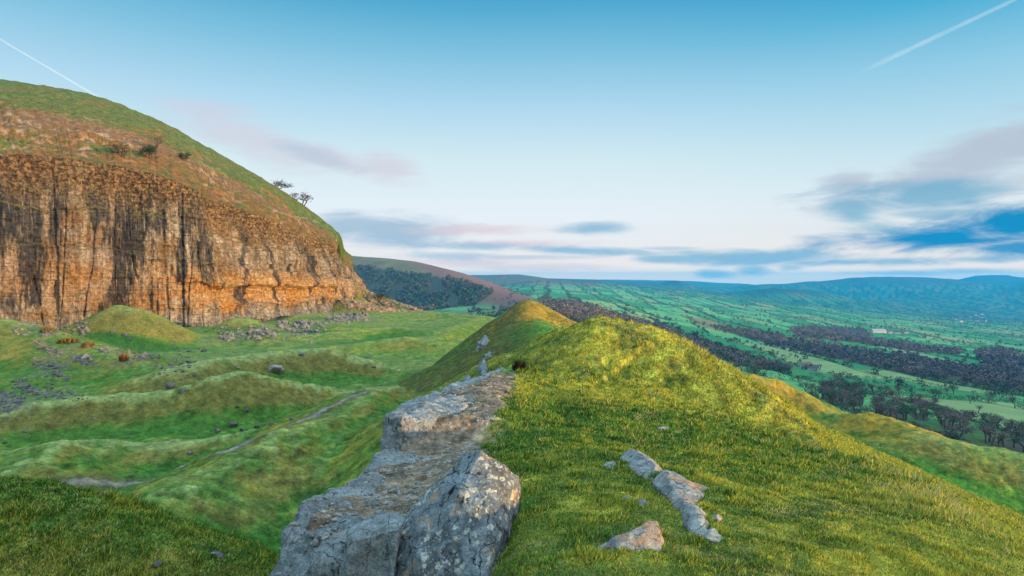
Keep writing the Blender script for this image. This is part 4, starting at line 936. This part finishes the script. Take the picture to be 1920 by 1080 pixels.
# ---------------------------------------------------------------- farms in the valley
M_WALLW = mat_flat('whitewash', (.42, .40, .38), .1, .5); M_WALLS = mat_flat('farm_stone', (.30, .26, .23), .2, .5); M_SLATE = mat_flat('slate', (.075, .08, .095), .2, .8); M_TILE = mat_flat('red_roof', (.22, .10, .075), .2, .8)
M_GLASS = mat_flat('window_dark', (.02, .025, .03), .1); M_SHED = mat_flat('shed_roof', (.25, .28, .30), .1, .3)
def box_bm(bm, x0, x1, y0, y1, z0, z1):
    v = [bm.verts.new(q) for q in ((x0, y0, z0), (x1, y0, z0), (x1, y1, z0), (x0, y1, z0), (x0, y0, z1), (x1, y0, z1), (x1, y1, z1), (x0, y1, z1))]
    for f in ((0, 3, 2, 1), (4, 5, 6, 7), (0, 1, 5, 4), (1, 2, 6, 5), (2, 3, 7, 6), (3, 0, 4, 7)): bm.faces.new([v[i] for i in f])
def bm_obj(name, bm, mat, parent):
    me = bpy.data.meshes.new(name); bm.to_mesh(me); bm.free(); me.materials.append(mat); o = bpy.data.objects.new(name, me); COL.objects.link(o); o.parent = parent; return o
def house(px, py, l, w, h_, rot, wall, roof, label, name='farmhouse', cat='house', group='farm buildings in the valley', chim=True):
    x, y, z = hit(px, py); e = empty(name, (x, y, z)); e.rotation_euler = (0, 0, rot); tag(e, label, cat, group)
    bm = bmesh.new(); box_bm(bm, -l/2, l/2, -w/2, w/2, -2, h_)
    for s in (-1, 1):
        a = [bm.verts.new(q) for q in ((s*l/2, -w/2, h_), (s*l/2, w/2, h_), (s*l/2, 0, h_+w*.4))]; bm.faces.new(a)
    bm_obj('wall', bm, wall, e)
    bm = bmesh.new(); t = .25
    for s in (-1, 1):
        q = [(-l/2-.3, s*(w/2+.4), h_-.25), (l/2+.3, s*(w/2+.4), h_-.25), (l/2+.3, 0, h_+w*.4+.1), (-l/2-.3, 0, h_+w*.4+.1)]
        a = [bm.verts.new(c) for c in q]; b = [bm.verts.new((c[0], c[1], c[2]+t)) for c in q]
        bm.faces.new(a); bm.faces.new(b[::-1])
        for i in range(4): bm.faces.new((a[i], b[i], b[(i+1) % 4], a[(i+1) % 4]))
    r = bm_obj('roof', bm, roof, e)
    if chim:
        bm = bmesh.new(); box_bm(bm, -l/2+.2, -l/2+1.2, -.5, .5, h_+w*.3, h_+w*.4+1.6); bm_obj('chimney', bm, wall, r)
    for s in (-1, 1):
        for i in range(3 if chim else 2):
            for zz in ((1., 3.6) if h_ > 4.6 and chim else (1.2,)):
                bm = bmesh.new(); cx_ = -l/2+l*(i+.5)/(3 if chim else 2); box_bm(bm, cx_-.6, cx_+.6, s*(w/2+.03)-.05, s*(w/2+.03)+.05, zz, zz+1.3); bm_obj('window', bm, M_GLASS, e)
house(1512, 692, 14, 7.5, 5.4, .5, M_WALLW, M_TILE, 'white farmhouse with a reddish roof among the near valley fields')
house(1524, 694, 12, 7, 3.4, -.2, M_WALLW, M_SLATE, 'low white outbuilding right beside the red roofed farmhouse', 'outbuilding', 'outbuilding', chim=False)
house(1647, 624, 46, 16, 6.5, .05, M_WALLW, M_SHED, 'long pale farm shed on the rise beyond the valley wood', 'farm_shed', 'shed', chim=False)
house(1668, 625, 18, 9, 6, .3, M_WALLS, M_SLATE, 'stone farmhouse nearest the long pale shed')
house(1682, 626, 20, 9, 6, -.3, M_WALLW, M_SLATE, 'white farmhouse between two stone ones beyond the valley wood')
house(1698, 625, 16, 9, 6, .1, M_WALLS, M_SLATE, 'stone farmhouse farthest from the long pale shed')
for k_ in range(16):
    house(random.uniform(1790, 1850), random.uniform(589, 604), random.uniform(18, 30), 14, 9, random.uniform(0, 3), M_WALLW, M_SLATE, 'tiny white house of the hazy village far across the valley', 'house', 'house', 'houses of the far village', chim=False)
# ---------------------------------------------------------------- grass blades of the near turf
def build_grass():
    r_ = np.random.default_rng(11); n = 1400000
    Yd = np.exp(r_.uniform(math.log(2.6), math.log(24), n)); ax = r_.uniform(-.90, .98, n); x = ax*Yd; y = Yd
    z = H(x, y)
    keep = np.ones(n, bool)
    # stone and soil by the ledge stay bare; the hollow beyond it does not need blades
    bare = (x < -.5-.12*np.maximum(0, 7-y)+.06*(y-8)*(y > 8)+.25*pn(x*2, y*2)) & (x > -2.5) & (y > 4.4) & (y < 22); keep &= ~bare
    keep &= fbm(x/.5+3, y/.5, o=2) > -.75
    mound = (x < -2.6); keep &= ~(mound & ((y > 12) | (z < -5.2)))
    keep &= ~((x > -1.0) & (x < .12) & (y > 4.05) & (y < 5.0) & (x < .1-.25*(5-y)))
    x, y, z = x[keep], y[keep], z[keep]; n = len(x); d = np.hypot(x, y)
    tuft = ss(-.1, .8, fbm(x/.3, y/.3, o=2)+.5*pn(x/1.1, y/1.1)); edge = np.exp(-((x-np.interp(y, [0, 6, 9, 12, 16], [3.6, 4.4, 5.4, 5.9, 5.6]))/.8)**2)
    long_ = ss(.3, 1.0, fbm(x/1.4+7, y/1.4, o=2)+.6*edge)
    h_ = (.016+.036*tuft+.03*long_*r_.random(n)+.035*edge*(r_.random(n) < .08))*r_.uniform(.5, 1.3, n)*np.clip(d/5, .9, 2.6)
    w = .0026*np.clip(d/4, .9, 4.5)*r_.uniform(.7, 1.4, n)
    a = r_.uniform(0, 2*pi, n); lean = r_.uniform(.2, 1.1, n)*h_; la = a+r_.normal(size=n)*.8+.0
    b0 = np.stack([x, y, z-.004], 1); s = np.stack([np.cos(a)*w, np.sin(a)*w, a*0], 1); tip = b0+np.stack([np.cos(la+1.57)*lean+.25*h_, np.sin(la+1.57)*lean, h_], 1)
    v = np.stack([b0-s, b0+s, tip], 1).reshape(-1, 3)
    b = fbm(x/1.1+40, y/1.1, o=3); c2 = fbm(x/.28, y/.28+11, o=2); m = fbm(x/5.5, y/5.5, o=3)
    green, ylw, strw, dk = np.array([.075, .185, .022]), np.array([.36, .34, .04]), np.array([.50, .38, .15]), np.array([.022, .06, .012])
    py_ = HZ-F*z/y
    pY = np.clip(.30+.35*ss(.8, 3.5, x)*ss(8, 4.5, y)+.38*b+.3*c2+.16*ss(.5, 5, x)-.22*ss(8, 10, y)*ss(15, 13, y+.35*(x-3))+.55*ss(13, 16, y+.35*(x-3))+.12*m+.1*ss(980, 1060, py_), .03, .93); pS = np.clip(.05+.25*ss(.2, .8, -b+.5*c2)*ss(0, 3, x)+.35*edge*ss(14, 9, y)*ss(-.4, .4, b)+.1*long_, .03, .6)  # blade mix paints shade below the knoll and sunlight on it
    q = r_.random(n); C = np.where((q < pS)[:, None], strw, np.where((q < pS+pY*(1-pS))[:, None], ylw, np.where((r_.random(n) < .3)[:, None], dk, green)))
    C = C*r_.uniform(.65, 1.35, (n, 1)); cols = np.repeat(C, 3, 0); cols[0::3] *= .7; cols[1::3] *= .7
    m_, h, bs, o_ = material('grass_blade'); h[2](attr(h, 'Col').outputs['Color'], bs.inputs['Base Color']); bs.inputs['Specular IOR Level'].default_value = .1
    return tag(mesh_np('grass', v, np.arange(3*n).reshape(-1, 3), m_, smooth=False, cols=cols), kind='stuff')
build_grass()

# ---------------------------------------------------------------- contrails, high above the haze
def contrail(p0, p1, r0, r1, dist, label, dens, seed):
    def D(px, py): v = np.array([(px-960)/F, 1, (HZ-py)/F]); return v/np.linalg.norm(v)*dist
    a, b = D(*p0), D(*p1); n = 120; t = np.linspace(0, 1, n); c = a+(b-a)*t[:, None]; d = (b-a)/np.linalg.norm(b-a); u = np.cross(d, [0, 0, 1]); u /= np.linalg.norm(u); w = np.cross(d, u)
    k = 14; ang = np.arange(k)/k*2*pi; rad = (r0+(r1-r0)*t)*(1+.25*pn(t*14, t*0+seed)); V = c[:, None]+rad[:, None, None]*(np.cos(ang)[None, :, None]*u+np.sin(ang)[None, :, None]*w)
    m, h, bs, o = material('ice_trail'); N, L, lk, math_, mix, ramp, noise, mapping, rng_ = h
    N.remove(bs); df = N.new('ShaderNodeBsdfDiffuse'); df.inputs[0].default_value = (.95, .93, .95, 1); tl = N.new('ShaderNodeBsdfTranslucent'); tl.inputs[0].default_value = (.95, .93, .95, 1)
    ad = N.new('ShaderNodeMixShader'); lk(df.outputs[0], ad.inputs[1]); lk(tl.outputs[0], ad.inputs[2])
    tr = N.new('ShaderNodeBsdfTransparent'); lw = N.new('ShaderNodeLayerWeight'); lw.inputs[0].default_value = .5
    f = math_('POWER', math_('SUBTRACT', 1., lw.outputs['Facing'], clamp=True), 2.2); f = math_('MULTIPLY', f, attr(h, 'thick').outputs['Fac'])
    ms = N.new('ShaderNodeMixShader'); lk(f, ms.inputs[0]); lk(tr.outputs[0], ms.inputs[1]); lk(ad.outputs[0], ms.inputs[2]); lk(ms.outputs[0], o.inputs[0])
    th = dens*(ss(0, .12, t)*ss(1, .75, t))*(1+.3*pn(t*9+seed, t*0)); 
    ob = mesh_np('contrail', V.reshape(-1, 3), grid_faces(n, k, True), m, attrs={'thick': np.repeat(th, k)}); return tag(ob, label, 'contrail')
contrail((1990, -42), (1600, 142), 60, 110, 26000, 'broad soft white contrail crossing the upper right sky', .08, 1)
contrail((-30, 56), (215, 200), 24, 36, 26000, 'thin bright white contrail above the hill on the left', .08, 2)

# ---------------------------------------------------------------- the air between here and the far hills
bm = bmesh.new(); box_bm(bm, -16500, 16500, -16500, 16500, -420, 118)
m = bpy.data.materials.new('air'); m.use_nodes = True; m.node_tree.nodes.clear(); N = m.node_tree.nodes
pv = N.new('ShaderNodeVolumePrincipled'); pv.inputs['Color'].default_value = (.02, .42, .90, 1); pv.inputs['Density'].default_value = 7.5e-5; pv.inputs['Anisotropy'].default_value = 0.
ou = N.new('ShaderNodeOutputMaterial'); m.node_tree.links.new(pv.outputs[0], ou.inputs['Volume'])
hz_ = bm_obj('haze', bm, m, None); tag(hz_, kind='stuff')
S.cycles.use_denoising = True; S.cycles.volume_bounces = 0; S.cycles.max_bounces = 5; S.cycles.diffuse_bounces = 2; S.cycles.transparent_max_bounces = 12
